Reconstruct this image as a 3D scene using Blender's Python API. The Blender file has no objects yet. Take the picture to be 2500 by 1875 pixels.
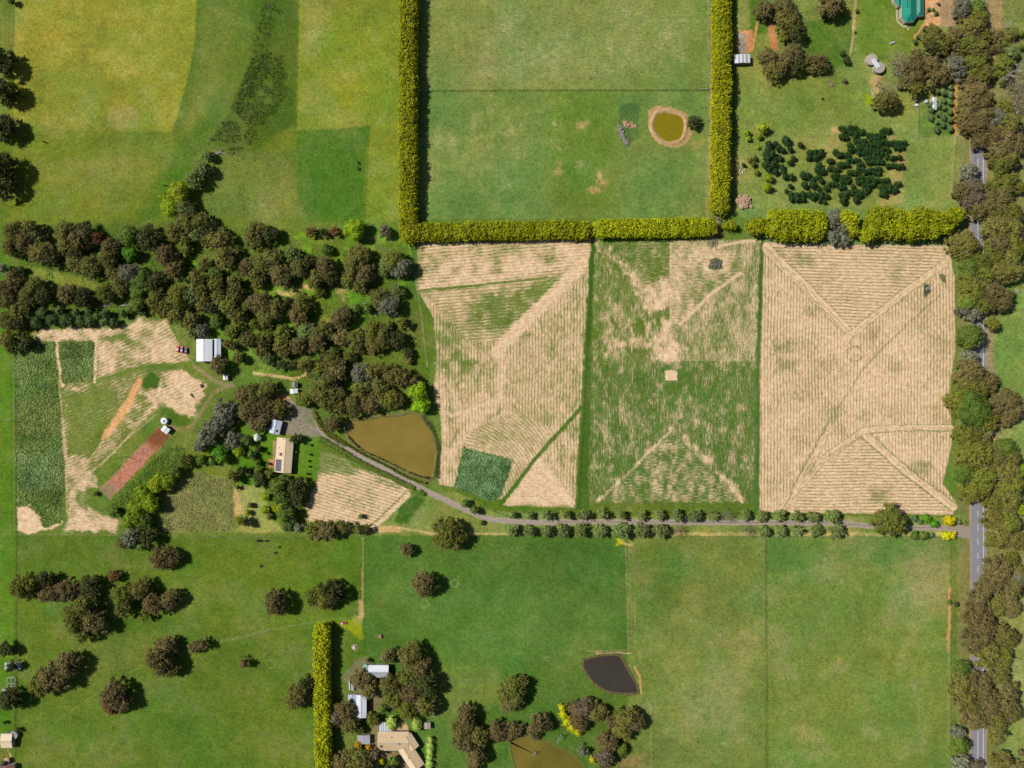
import bpy, bmesh, math, random
import numpy as np
from math import radians, sin, cos, pi

# ------------------------------------------------------------------ camera, light
S = 0.27            # metres per photograph pixel on the ground
H = 450.0           # camera height
C = bpy.context.scene.collection
scn = bpy.context.scene
cam = bpy.data.cameras.new('camera'); camo = bpy.data.objects.new('camera', cam); C.objects.link(camo)
camo.location = (0, 0, H); camo.rotation_euler = (0, 0, 0)
cam.sensor_width = 36.0; cam.lens = 36.0 * H / (2500 * S)
cam.clip_start = 1.0; cam.clip_end = 20000
scn.camera = camo
world = bpy.data.worlds.new('World'); scn.world = world; world.use_nodes = True
SUN_EL = radians(44); SUN_AZ = math.atan2(0.30, -0.955)      # direction towards the sun in the xy plane
wn = world.node_tree.nodes; wl = world.node_tree.links
sky = wn.new('ShaderNodeTexSky'); sky.sky_type = 'NISHITA'; sky.sun_disc = False
sky.sun_elevation = SUN_EL; sky.sun_rotation = pi/2 - SUN_AZ
wl.new(sky.outputs[0], wn['Background'].inputs[0]); wn['Background'].inputs[1].default_value = 0.05
sl = bpy.data.lights.new('sun', 'SUN'); sl.energy = 4.6; sl.angle = radians(0.5); sl.color = (1.0, 0.95, 0.88)
so = bpy.data.objects.new('sun', sl); C.objects.link(so)
from mathutils import Vector, Matrix
sd = Vector((cos(SUN_EL)*cos(SUN_AZ), cos(SUN_EL)*sin(SUN_AZ), sin(SUN_EL)))
so.rotation_euler = sd.to_track_quat('Z', 'Y').to_euler(); so.location = sd * 600
scn.view_settings.view_transform = 'Standard'; scn.view_settings.look = 'None'
scn.view_settings.exposure = 0.70; scn.view_settings.gamma = 1.0
GAIN = 1.95         # radiance seen for a unit albedo in full sun at that exposure

random.seed(7); rng = np.random.default_rng(7)

# ------------------------------------------------------------------ helpers
Q = 640 / 2212.0
def K(k, pts):                      # plan survey tiles -> photograph pixel grid
    ox = [0, 620, 1240, 1860][k % 4]; oy = [0, 465, 930, 1395][k // 4]
    return [(ox + x*Q, oy + y*Q) for x, y in pts]
def D(pts): return [(x*1.13018, y*1.13018) for x, y in pts]
def k1(k, x, y): return K(k, [(x, y)])[0]
def W(px, py, h=0.0):               # metres on the ground under a point that stands h high
    f = 1 - h / H
    return ((px-1250)*S*f, (937.5-py)*S*f)
def lin(c):
    c = c / 255.0
    return c/12.92 if c <= 0.04045 else ((c+0.055)/1.055)**2.4
def alb(rgb, g=None): return tuple(min(0.85, lin(v) / (g or GAIN)) for v in rgb)

def tag(o, label=None, cat=None, group=None, kind=None):
    if label: o['label'] = label
    if cat: o['category'] = cat
    if group: o['group'] = group
    if kind: o['kind'] = kind
    return o
def empty(name, loc, rz=0, parent=None):
    o = bpy.data.objects.new(name, None); C.objects.link(o)
    o.location = loc; o.rotation_euler = (0, 0, rz); o.empty_display_size = 0.5
    return o
def copy_tree(o, parent=None):
    c = o.copy(); C.objects.link(c)
    if parent: c.parent = parent
    for ch in list(o.children): copy_tree(ch, c)
    return c

class MB:
    def __init__(s): s.v = []; s.f = []
    def add(s, vs, fs):
        n = len(s.v); s.v += [tuple(v) for v in vs]; s.f += [tuple(i+n for i in f) for f in fs]; return s
    def box(s, x0, x1, y0, y1, z0, z1, rz=0, c=(0, 0)):
        vs = [(x, y, z) for z in (z0, z1) for x, y in ((x0, y0), (x1, y0), (x1, y1), (x0, y1))]
        if rz: vs = [(c[0]+(x-c[0])*cos(rz)-(y-c[1])*sin(rz), c[1]+(x-c[0])*sin(rz)+(y-c[1])*cos(rz), z) for x, y, z in vs]
        return s.add(vs, [(0, 3, 2, 1), (4, 5, 6, 7), (0, 1, 5, 4), (1, 2, 6, 5), (2, 3, 7, 6), (3, 0, 4, 7)])
    def prism(s, poly, z0, z1):
        n = len(poly)
        a = sum(poly[i][0]*poly[(i+1) % n][1]-poly[(i+1) % n][0]*poly[i][1] for i in range(n))
        if a < 0: poly = poly[::-1]
        vs = [(x, y, z0) for x, y in poly] + [(x, y, z1) for x, y in poly]
        return s.add(vs, [tuple(range(n-1, -1, -1)), tuple(range(n, 2*n))] + [(i, (i+1) % n, n+(i+1) % n, n+i) for i in range(n)])
    def cyl(s, x, y, z0, z1, r0, r1=None, n=16):
        r1 = r0 if r1 is None else r1
        vs = [(x+r0*cos(2*pi*i/n), y+r0*sin(2*pi*i/n), z0) for i in range(n)] + [(x+r1*cos(2*pi*i/n), y+r1*sin(2*pi*i/n), z1) for i in range(n)]
        return s.add(vs, [tuple(range(n-1, -1, -1)), tuple(range(n, 2*n))] + [(i, (i+1) % n, n+(i+1) % n, n+i) for i in range(n)])
    def tube(s, a, b, r0, r1, n=6):
        a = Vector(a); b = Vector(b); d = (b-a)
        if d.length < 1e-6: return s
        q = d.to_track_quat('Z', 'Y'); vs = []
        for p, r in ((a, r0), (b, r1)):
            for i in range(n): vs.append(p + q @ Vector((r*cos(2*pi*i/n), r*sin(2*pi*i/n), 0)))
        return s.add(vs, [tuple(range(n-1, -1, -1)), tuple(range(n, 2*n))] + [(i, (i+1) % n, n+(i+1) % n, n+i) for i in range(n)])
    def build(s, name, mat, parent=None, smooth=False):
        me = bpy.data.meshes.new(name); me.from_pydata(s.v, [], s.f); me.update()
        if smooth: me.polygons.foreach_set('use_smooth', [True]*len(me.polygons))
        me.materials.append(mat)
        o = bpy.data.objects.new(name, me); C.objects.link(o)
        if parent: o.parent = parent
        return o

_m = {}
def mat(name, rgb, rough=0.85, var=0.12, scale=1.5, metal=0.0, rgb2=None, bump=0.0, spec=0.3, stretch=None, coords='Object'):
    if name in _m: return _m[name]
    m = bpy.data.materials.new(name); m.use_nodes = True; nt = m.node_tree; N = nt.nodes; L = nt.links
    b = N['Principled BSDF']; b.inputs['Roughness'].default_value = rough; b.inputs['Metallic'].default_value = metal
    b.inputs['Specular IOR Level'].default_value = spec
    tc = N.new('ShaderNodeTexCoord'); mp = N.new('ShaderNodeMapping'); L.new(tc.outputs[coords], mp.inputs[0])
    if stretch: mp.inputs['Scale'].default_value = stretch
    no = N.new('ShaderNodeTexNoise'); no.inputs['Scale'].default_value = scale; no.inputs['Detail'].default_value = 6; no.inputs['Roughness'].default_value = 0.65
    L.new(mp.outputs[0], no.inputs['Vector'])
    a = alb(rgb); c2 = alb(rgb2) if rgb2 else tuple(v*(1-2.2*var) for v in a)
    mr = N.new('ShaderNodeMapRange'); mr.inputs[1].default_value = 0.35; mr.inputs[2].default_value = 0.65; L.new(no.outputs[0], mr.inputs[0])
    mx = N.new('ShaderNodeMix'); mx.data_type = 'RGBA'; mx.inputs[6].default_value = (*c2, 1); mx.inputs[7].default_value = (*a, 1)
    L.new(mr.outputs[0], mx.inputs[0]); L.new(mx.outputs[2], b.inputs['Base Color'])
    if bump:
        bp = N.new('ShaderNodeBump'); bp.inputs['Strength'].default_value = bump; bp.inputs['Distance'].default_value = 0.3
        L.new(no.outputs[0], bp.inputs['Height']); L.new(bp.outputs[0], b.inputs['Normal'])
    _m[name] = m; return m

# leaf material: colour varies from clump to clump (attribute) and from plant to plant
def leafmat(name, lo, hi, gain=1.0):
    if name in _m: return _m[name]
    m = bpy.data.materials.new(name); m.use_nodes = True; nt = m.node_tree; N = nt.nodes; L = nt.links
    b = N['Principled BSDF']; b.inputs['Roughness'].default_value = 0.75; b.inputs['Specular IOR Level'].default_value = 0.2
    at = N.new('ShaderNodeAttribute'); at.attribute_name = 'clump'
    oi = N.new('ShaderNodeObjectInfo')
    mx = N.new('ShaderNodeMix'); mx.data_type = 'RGBA'
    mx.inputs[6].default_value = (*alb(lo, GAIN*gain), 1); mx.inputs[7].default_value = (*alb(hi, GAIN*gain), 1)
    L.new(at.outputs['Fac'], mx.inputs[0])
    hs = N.new('ShaderNodeHueSaturation')
    r1 = N.new('ShaderNodeMapRange'); r1.inputs[3].default_value = 0.495; r1.inputs[4].default_value = 0.52; L.new(oi.outputs['Random'], r1.inputs[0])
    mu = N.new('ShaderNodeMath'); mu.operation = 'MULTIPLY'; mu.inputs[1].default_value = 7.31; L.new(oi.outputs['Random'], mu.inputs[0])
    fr = N.new('ShaderNodeMath'); fr.operation = 'FRACT'; L.new(mu.outputs[0], fr.inputs[0])
    r2 = N.new('ShaderNodeMapRange'); r2.inputs[3].default_value = 0.82; r2.inputs[4].default_value = 1.18; L.new(fr.outputs[0], r2.inputs[0])
    L.new(r1.outputs[0], hs.inputs['Hue']); L.new(r2.outputs[0], hs.inputs['Value']); L.new(mx.outputs[2], hs.inputs['Color'])
    L.new(hs.outputs[0], b.inputs['Base Color'])
    tr = N.new('ShaderNodeBsdfTranslucent'); L.new(hs.outputs[0], tr.inputs[0])
    ms = N.new('ShaderNodeMixShader'); ms.inputs[0].default_value = 0.22
    L.new(b.outputs[0], ms.inputs[1]); L.new(tr.outputs[0], ms.inputs[2]); L.new(ms.outputs[0], N['Material Output'].inputs[0])
    _m[name] = m; return m

# ------------------------------------------------------------------ land cover survey (albedo and straw cover of the real ground)
def axis(lo, hi, step, far):
    core = np.arange(lo, hi+step*0.5, step)
    out = []; d = step; p = lo
    while p > -far: d = min(d*1.6, 4000); p -= d; out.append(p)
    left = np.array(out[::-1]); out = []; d = step; p = hi
    while p < far+2500: d = min(d*1.6, 4000); p += d; out.append(p)
    return np.concatenate([left, core, np.array(out)])
GX = axis(-50, 2550, 2.5, 22000); GY = axis(-50, 1925, 2.5, 22000)
XX, YY = np.meshgrid(GX, GY)
_tab = rng.random((512, 512))
def vn(x, y, sc, seed=0):
    u = x/sc + seed*17.3 + 1000; v = y/sc + seed*9.7 + 1000
    i = np.floor(u).astype(int); j = np.floor(v).astype(int); fu = u-i; fv = v-j
    fu = fu*fu*(3-2*fu); fv = fv*fv*(3-2*fv); i %= 511; j %= 511
    return (_tab[j, i]*(1-fu)+_tab[j, i+1]*fu)*(1-fv) + (_tab[j+1, i]*(1-fu)+_tab[j+1, i+1]*fu)*fv
def fbm(x, y, sc, seed=0, o=4):
    t = 0; a = 0.5; n = 0
    for k in range(o): t = t + a*vn(x, y, sc/2**k, seed+k*3.1); n += a; a *= 0.55
    return t/n
N1 = fbm(XX, YY, 14, 1, 3)-0.5; N2 = fbm(XX, YY, 14, 5, 3)-0.5
B1 = fbm(XX, YY, 120, 11, 5)-0.5; B2 = fbm(XX, YY, 55, 21, 4)-0.5; B3 = fbm(XX, YY, 300, 31, 3)-0.5; B4 = fbm(XX, YY, 26, 51, 4)-0.5; B5 = fbm(XX, YY/1.9, 13, 61, 3)-0.5
UX = XX + 9*N1; UY = YY + 9*N2
tint = np.zeros(XX.shape+(3,)); tint[:] = alb((98, 124, 48))
straw = np.zeros(XX.shape); row = YY*S*1.0; along = XX*S*1.0; mott = np.full(XX.shape, 0.55); lines = np.zeros(XX.shape)
owner = np.zeros((len(GY)-1, len(GX)-1), int)

def bbox(pts, m):
    xs = [p[0] for p in pts]; ys = [p[1] for p in pts]
    return slice(max(0, np.searchsorted(GY, min(ys)-m)-1), np.searchsorted(GY, max(ys)+m)+1), slice(max(0, np.searchsorted(GX, min(xs)-m)-1), np.searchsorted(GX, max(xs)+m)+1)
def sdf(pts, X, Y):
    d = np.full(X.shape, 1e9); ins = np.zeros(X.shape, bool); n = len(pts)
    for i in range(n):
        ax, ay = pts[i]; bx, by = pts[(i+1) % n]; ex, ey = bx-ax, by-ay
        t = np.clip(((X-ax)*ex+(Y-ay)*ey)/(ex*ex+ey*ey+1e-9), 0, 1)
        d = np.minimum(d, np.hypot(X-ax-t*ex, Y-ay-t*ey))
        c = ((ay > Y) != (by > Y)) & (X < (bx-ax)*(Y-ay)/(by-ay+1e-12)+ax); ins ^= c
    return np.where(ins, -d, d)
def pm(pts, soft=4, warp=1.0):
    sl_ = bbox(pts, soft*2+12); X = XX[sl_]+(UX[sl_]-XX[sl_])*warp; Y = YY[sl_]+(UY[sl_]-YY[sl_])*warp
    m = np.clip(0.5 - sdf(pts, X, Y)/(2*soft), 0, 1)
    return sl_, m*m*(3-2*m)
def lm(pts, w, soft=3, warp=0.5):
    sl_ = bbox(pts, w+soft*2+10); X = XX[sl_]+(UX[sl_]-XX[sl_])*warp; Y = YY[sl_]+(UY[sl_]-YY[sl_])*warp
    d = np.full(X.shape, 1e9)
    for (ax, ay), (bx, by) in zip(pts[:-1], pts[1:]):
        ex, ey = bx-ax, by-ay
        t = np.clip(((X-ax)*ex+(Y-ay)*ey)/(ex*ex+ey*ey+1e-9), 0, 1); d = np.minimum(d, np.hypot(X-ax-t*ex, Y-ay-t*ey))
    m = np.clip(0.5-(d-w/2)/(2*soft), 0, 1); return sl_, m*m*(3-2*m)
def col(msk, rgb, a=1.0, patch=0.0, pn=None):
    sl_, m = msk; m = m*a
    if patch: m = m*np.clip(((B2 if pn is None else pn)[sl_]+0.5-patch)*5+0.5, 0, 1)
    tint[sl_] = tint[sl_]*(1-m[..., None]) + np.array(alb(rgb))*m[..., None]
def st(msk, v, a=1.0, vary=0.0, pn=None):
    sl_, m = msk; m = m*a; t = v
    if vary: t = np.clip(v + vary*2*(B2 if pn is None else pn)[sl_], 0, 1)
    straw[sl_] = straw[sl_]*(1-m) + t*m
def st_add(msk, v): sl_, m = msk; straw[sl_] = np.clip(straw[sl_]+m*v, 0, 1.1)
def rows(msk, ang=None, centre=None, ln=None):
    sl_, m = msk; k = m > 0.5
    X = XX[sl_]+N1[sl_]*1.5+B1[sl_]*7; Y = YY[sl_]+N2[sl_]*1.5+B1[sl_]*7
    if centre is None:
        a = radians(ang); r = (X*sin(a)-Y*cos(a))*S; al = (X*cos(a)+Y*sin(a))*S
    else:
        r = np.hypot(X-centre[0], Y-centre[1])*S; al = np.arctan2(Y-centre[1], X-centre[0])*40
    row[sl_] = np.where(k, r, row[sl_]); along[sl_] = np.where(k, al, along[sl_])
    if ln is not None: lines[sl_] = lines[sl_]*(1-m)+ln*m
def mo(msk, v): sl_, m = msk; mott[sl_] = mott[sl_]*(1-m)+v*m
OWN = []
def own(pts, name, label=None, warp=0.35):
    OWN.append((name, label)); idx = len(OWN)
    X = (XX[:-1, :-1]+XX[1:, 1:])/2; Y = (YY[:-1, :-1]+YY[1:, 1:])/2
    ys, xs = bbox(pts, 8); ys = slice(ys.start, min(ys.stop, X.shape[0])); xs = slice(xs.start, min(xs.stop, X.shape[1]))
    d = sdf(pts, X[ys, xs]+9*N1[ys, xs]*warp, Y[ys, xs]+9*N2[ys, xs]*warp)
    owner[ys, xs] = np.where(d < 0, idx, owner[ys, xs])
def spots(n, box, r0, r1, rgb, seed, a=0.8, k=None, strawv=None):
    q = random.Random(seed)
    for _ in range(n):
        x = q.uniform(box[0], box[2]); y = q.uniform(box[1], box[3])
        if k is not None: x, y = k1(k, x, y)
        r = q.uniform(r0, r1); e = q.uniform(0.6, 1.6)
        r *= 1.3; pts = [(x+r*e*cos(t)*q.uniform(.6, 1.3), y+r/e*sin(t)*q.uniform(.6, 1.3)) for t in [i*pi/4 for i in range(8)]]
        ms = pm(pts, r*0.6, 2.5); 
        if rgb: col(ms, rgb, a, .5, B4)
        if strawv: st(ms, strawv, a)

# --- grass paddocks
R = lambda x0, y0, x1, y1: [(x0, y0), (x1, y0), (x1, y1), (x0, y1)]
col(pm(D(R(-60, -60, 865, 480)), 3, .2), (101, 124, 38))
col(pm(D([(30, -60), (428, -60), (424, 60), (415, 130), (398, 200), (372, 285), (240, 283), (130, 280), (30, 260)]), 2.5, .15), (137, 144, 50))
col(pm(D([(60, 20), (400, 20), (380, 150), (100, 200)]), 30, 2), (150, 153, 62), .5)
col(pm(D([(40, 160), (300, 170), (330, 285), (240, 290), (60, 300)]), 25, 2), (120, 136, 52), .6)
col(pm(D([(235, 235), (300, 230), (300, 280), (225, 275)]), 8, 2), (150, 152, 92), .7)
col(pm(D([(30, 285), (350, 300), (300, 480), (30, 480)]), 25, 2), (112, 131, 40), .8)
col(pm(D([(240, 290), (400, 290), (380, 350), (240, 470), (150, 400)]), 30, 2), (118, 130, 62), .45)
col(pm(D([(428, -60), (645, -60), (640, 270), (500, 320), (430, 330), (395, 330), (372, 285), (398, 200), (420, 110)]), 3, .3), (92, 118, 42))
col(pm(D([(440, 20), (520, 20), (480, 150), (420, 290), (395, 290), (425, 150)]), 16, 2), (116, 130, 60), .7)
col(pm(D([(540, -60), (645, -60), (640, 260), (560, 320), (455, 330), (500, 230), (545, 130)]), 12, 2), (72, 102, 28), .85)
col(pm(D([(395, 290), (470, 250), (430, 340), (380, 420), (330, 480), (290, 480), (340, 400)]), 16, 2), (72, 112, 30), .75)
col(pm(D([(648, -60), (865, -60), (865, 480), (790, 480), (800, 272), (720, 278), (642, 280)]), 2.5, .2), (122, 139, 48))
col(pm(D([(650, 0), (720, 0), (700, 100), (660, 120)]), 12, 2), (146, 148, 84), .6)
col(pm(D([(700, 60), (850, 60), (840, 220), (720, 250)]), 30, 2), (128, 145, 42), .6)
col(pm(D([(642, 283), (720, 280), (800, 272), (790, 340), (780, 480), (640, 480)]), 3, .3), (78, 116, 36))
col(pm(D([(600, 330), (780, 300), (760, 470), (620, 480)]), 18, 2), (66, 112, 34), .5, .4)
col(pm(D([(440, 320), (620, 330), (640, 400), (560, 480), (440, 470), (420, 400)]), 14, 2), (100, 122, 58), .8)
col(pm(D([(560, 410), (640, 400), (660, 480), (560, 480)]), 10, 2), (112, 128, 66), .7)
# between hedges
col(pm(D(R(905, -60, 1540, 194)), 2, .1), (121, 140, 76))
rows(pm(D(R(905, -60, 1540, 194)), 2, .1), 0, ln=0.0)
st(pm(D([(1100, 20), (1500, -20), (1480, 150), (1300, 190), (980, 190), (1040, 90)]), 30, 2), .10, vary=.10)
col(pm(D(R(1380, 0, 1530, 190)), 25, 2), (112, 136, 66), .7)
col(pm(D(R(905, 198, 1540, 472)), 2, .1), (108, 136, 70))
col(pm(D([(930, 210), (1180, 230), (1200, 460), (930, 460)]), 35, 2), (104, 134, 70), .7)
col(pm(D([(1180, 200), (1330, 200), (1330, 460), (1200, 460)]), 30, 2), (101, 132, 46), .7)
spots(26, (1000, 230, 1260, 460), 5, 16, (140, 148, 96), 3, .6)
spots(10, (1330, 290, 1420, 460), 5, 12, (176, 158, 118), 4, .65)
spots(6, (1390, 430, 1480, 470), 4, 9, (190, 160, 120), 5, .7)
col(pm(D([(1340, 225), (1382, 220), (1380, 300), (1350, 320), (1336, 290)]), 4), (78, 112, 62), .85)
spots(3, (1515, 292, 1550, 310), 4, 7, (206, 160, 130), 6, .9)
col(lm(D([(1533, 0), (1535, 200), (1528, 465)]), 9, 2), (150, 148, 104), .8)
# right top
col(pm(D(R(1590, -60, 2080, 470)), 2, .2), (126, 144, 74))
col(pm(D([(1740, 20), (1840, 20), (1842, 130), (1800, 150), (1740, 120)]), 4), (86, 122, 42))
col(pm(D([(1850, -50), (1990, -50), (1990, 120), (1900, 130), (1850, 120)]), 14), (102, 132, 48))
col(pm(D([(1760, -50), (1840, -50), (1840, 30), (1740, 50)]), 4), (128, 142, 74), .8)
col(pm(D([(1620, -50), (1660, -50), (1660, 70), (1620, 80)]), 5), (84, 122, 40))
col(pm(D([(1600, 170), (1840, 150), (1860, 260), (1600, 300)]), 30, 2), (114, 138, 62), .7)
spots(20, (1610, 300, 1960, 460), 8, 20, (150, 146, 88), 8, .5)
col(pm(D([(1930, 330), (1950, 330), (1955, 440), (1900, 450)]), 8), (176, 158, 104), .7)
col(pm(D([(1960, 250), (2060, 300), (2060, 460), (1960, 460)]), 20), (122, 144, 78), .7)
col(pm(K(3, [(1300, 900), (1620, 740), (1620, 1140), (1310, 1160)]), 6), (92, 126, 58), .9)
col(lm(K(3, [(1640, 680), (1630, 1120)]), 11, 3), (196, 140, 70), .85)
col(lm(K(3, [(795, 0), (770, 300), (748, 460)]), 6, 2), (190, 168, 130), .9)
col(lm(K(3, [(748, 460), (880, 720)]), 3, 2), (146, 150, 100), .7)
col(lm(K(3, [(1625, 1160), (1590, 1659)]), 4, 2), (150, 154, 118), .7)
col(pm(K(3, [(900, 640), (1020, 640), (990, 800), (930, 850)]), 6, 2), (188, 164, 116), .85)
col(pm(K(3, [(820, 800), (900, 790), (980, 880), (880, 890)]), 5, 2), (150, 168, 26), .9, .45)
col(pm(K(3, [(590, 1080), (660, 1080), (650, 1130), (600, 1130)]), 4, 2), (196, 160, 120), .8)
col(pm(K(3, [(1160, 1260), (1220, 1260), (1230, 1400), (1120, 1560), (1060, 1560), (1080, 1430)]), 7, 2), (182, 152, 104), .85, .42)
col(pm(K(3, [(560, 1200), (700, 1120), (720, 1250), (620, 1400), (560, 1560), (530, 1540)]), 10, 2), (160, 150, 96), .6, .45)
col(pm(K(3, [(1060, 1150), (1160, 1150), (1120, 1180)]), 5, 2), (176, 140, 110), .8)
# earth court, driveways of the top right
for pts, c in ((K(2, [(1945, 255), (2060, 255), (2065, 300), (2050, 440), (1940, 450)]), (196, 146, 108)), (K(2, [(1935, 280), (2010, 280), (2015, 440), (1935, 450)]), (150, 148, 142)),
               (K(3, [(1500, 0), (1640, 0), (1650, 235), (1500, 215)]), (174, 142, 118)), (K(3, [(1370, 0), (1500, 0), (1500, 215), (1370, 220), (1290, 330), (1260, 450), (1290, 300), (1375, 180)]), (208, 160, 120)),
               (K(3, [(55, 195), (105, 195), (115, 300), (135, 420), (85, 430), (60, 320)]), (186, 132, 92))):
    col(pm(pts, 1.6), c)
col(lm(K(2, [(2110, 180), (2085, 300), (2060, 420)]), 5, 1.5), (204, 156, 112))
col(lm(K(2, [(1950, 272), (2060, 262)]), 4, 1.5), (210, 160, 116))
spots(40, (1380, 20, 1490, 210), 1.5, 3.5, (222, 190, 160), 9, .8, k=3)
spots(25, (1380, 20, 1490, 210), 1.5, 3.5, (96, 112, 70), 10, .8, k=3)
# roadside verge
col(pm(D(R(2068, -60, 2260, 1700)), 6), (124, 132, 84))
col(pm(D([(2115, 480), (2135, 480), (2150, 700), (2150, 1090), (2125, 1090), (2130, 700)]), 4), (150, 138, 110))
col(pm(D([(2160, 560), (2300, 500), (2300, 1100), (2170, 1050), (2145, 760)]), 6), (120, 148, 76))
col(pm(D([(2170, 1280), (2300, 1300), (2300, 1659), (2165, 1640), (2180, 1480)]), 8), (138, 154, 86))
col(pm(K(3, [(1900, 0), (2040, 0), (2010, 260), (1950, 560), (1900, 900), (1890, 500)]), 7), (158, 142, 106))
col(pm(K(3, [(2040, 0), (2260, 0), (2240, 330), (2060, 300)]), 7), (118, 138, 78))
col(pm(K(7, [(1840, 330), (1900, 330), (1870, 560), (1820, 560)]), 5), (168, 140, 120), .8)
# stretches around the stubble fields
col(pm(D([(1600, 450), (2060, 450), (2060, 540), (1640, 530)]), 8), (112, 140, 76))
col(pm(D([(740, 515), (870, 515), (865, 560), (830, 620), (740, 560)]), 7), (196, 168, 124), .85, .38)
col(pm(D([(865, 520), (903, 525), (905, 640), (945, 690), (942, 850), (938, 940), (900, 930), (890, 780), (870, 640)]), 5), (88, 120, 40))
col(pm(D([(930, 850), (960, 930), (945, 1050), (1000, 1070), (930, 1060), (940, 950)]), 5), (104, 134, 58))
col(pm(D([(880, 1070), (1030, 1060), (1100, 1105), (2090, 1110), (2090, 1155), (785, 1155), (660, 1150), (800, 1145)]), 4), (124, 144, 76))
col(pm(D([(1400, 1150), (2060, 1150), (2060, 1158), (1400, 1158)]), 2), (178, 170, 112))
col(pm(D([(860, 1090), (905, 1068), (905, 1100), (880, 1130), (860, 1130)]), 3), (68, 110, 38))
col(pm(D([(975, 1055), (1100, 1080), (1250, 1098), (2060, 1108), (2060, 1116), (1250, 1112), (1060, 1104)]), 3), (88, 118, 36))
col(lm(K(9, [(1010, 1250), (1260, 1240), (1500, 1290), (2200, 1290)]), 5, 2), (196, 176, 132), .8)
col(pm(K(9, [(1030, 1240), (1100, 1215), (1260, 1240), (1230, 1280), (1000, 1280)]), 3), (212, 176, 136), .8)
# woodland floor
col(pm(D([(0, 490), (380, 480), (520, 490), (860, 520), (900, 640), (920, 800), (930, 860), (740, 900), (640, 850), (520, 800), (500, 730), (330, 670), (0, 740)]), 6), (92, 116, 40))
col(pm(D([(60, 575), (180, 600), (260, 640), (210, 640), (60, 640)]), 6), (128, 138, 60))
col(pm(D([(0, 540), (28, 540), (28, 1660), (0, 1660)]), 2, .2), (86, 128, 30))
spots(60, (470, 560, 990, 920), 8, 22, (104, 152, 34), 12, .9)
spots(16, (560, 640, 850, 820), 4, 10, (178, 156, 108), 13, .7)
col(lm(K(5, [(0, 1540), (150, 1560), (350, 1590), (430, 1560), (430, 1500)]), 7, 2), (214, 178, 136), .9)
col(lm(K(5, [(200, 860), (300, 880), (420, 800), (480, 830)]), 8, 3), (206, 172, 126), .8)
# house garden
col(pm(D([(430, 920), (600, 930), (690, 950), (680, 1060), (640, 1130), (500, 1140), (350, 1140), (400, 1000)]), 5), (104, 128, 42))
col(pm(D([(520, 920), (600, 930), (598, 1030), (530, 1060), (500, 980)]), 5), (88, 134, 26))
col(pm(K(9, [(340, 470), (550, 480), (560, 640), (510, 850), (420, 830), (330, 780)]), 4), (92, 134, 36))
col(pm(K(8, [(1400, 870), (1680, 760), (1980, 830), (1970, 1270), (1340, 1280)]), 4), (120, 134, 74))
col(pm(K(8, [(1975, 900), (2070, 920), (2060, 1130), (1975, 1140)]), 4), (200, 166, 118))
col(pm(K(8, [(2000, 880), (2212, 880), (2212, 1270), (1975, 1280), (2060, 1130)]), 5), (156, 156, 92))
col(pm(K(9, [(0, 900), (80, 920), (160, 1180), (250, 1280), (0, 1285)]), 5), (150, 158, 88))
# south paddocks
col(pm(D(R(28, 1158, 786, 1720)), 2, .2), (88, 118, 38))
col(pm(D([(300, 1180), (780, 1170), (780, 1350), (400, 1360)]), 40, 3), (98, 126, 36), .6)
col(pm(D([(60, 1420), (640, 1400), (640, 1660), (60, 1660)]), 40, 3), (94, 122, 42), .6)
col(pm(D([(160, 1370), (340, 1370), (320, 1430), (180, 1480)]), 16, 3), (116, 128, 62), .5)
col(lm(D([(470, 1388), (580, 1362), (675, 1345), (780, 1330)]), 3, 2), (130, 146, 84), .6)
col(lm(D([(120, 1560), (240, 1475), (345, 1415)]), 4, 3), (124, 142, 66), .5)
col(pm(D(R(786, 1158, 1356, 1720)), 2, .2), (82, 118, 46))
col(pm(D([(1000, 1180), (1340, 1180), (1340, 1330), (1000, 1300)]), 35, 2), (72, 114, 48), .7)
col(pm(D([(1080, 1280), (1340, 1280), (1330, 1400), (1100, 1440), (940, 1420)]), 35, 2), (92, 130, 60), .6)
col(pm(D([(940, 1440), (1080, 1440), (1080, 1520), (940, 1560)]), 15, 2), (112, 134, 68), .6)
col(pm(D(R(1356, 1158, 1654, 1720)), 3, .2), (112, 134, 66))
col(pm(D([(1360, 1170), (1480, 1170), (1460, 1330), (1370, 1330)]), 25, 2), (90, 122, 50), .7)
col(pm(D([(1460, 1320), (1640, 1300), (1640, 1640), (1420, 1640)]), 40, 3), (122, 138, 76), .6)
col(pm(D(R(1656, 1158, 2052, 1720)), 3, .2), (112, 136, 66))
col(pm(D([(1660, 1160), (2050, 1160), (2040, 1215), (1660, 1230)]), 14, 2), (90, 128, 62), .7)
col(pm(D([(1760, 1400), (2040, 1380), (2040, 1640), (1740, 1640)]), 50, 3), (120, 138, 66), .6)
col(pm(D([(1940, 1200), (2050, 1200), (2050, 1320), (1970, 1310)]), 25, 3), (142, 146, 104), .6)
col(lm(D([(2052, 1270), (2050, 1340), (2050, 1600)]), 5, 3), (150, 150, 98), .7)
for a, b in ((1440, 1460), (1475, 1510), (1510, 1560), (1560, 1590)): col(lm([(2319, a), (2317, b)], random.uniform(4, 9), 2, 1.2), (212, 156, 116), .9)
col(lm(D([(1654, 1160), (1656, 1700)]), 3, 2), (84, 106, 48), .8)
col(lm(D([(1352, 1180), (1358, 1405), (1270, 1408)]), 2, 1.2, .2), (160, 160, 124), .8)
col(lm(D([(1372, 1290), (1372, 1400)]), 2, 1.2, .2), (150, 154, 110), .6)
col(lm(D([(1392, 1500), (1406, 1530), (1408, 1700)]), 3, 2, .2), (142, 152, 92), .7)
col(lm(K(14, [(1070, 810), (1115, 900), (1125, 1030)]), 4, 1.5), (214, 166, 126), .9)
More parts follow.
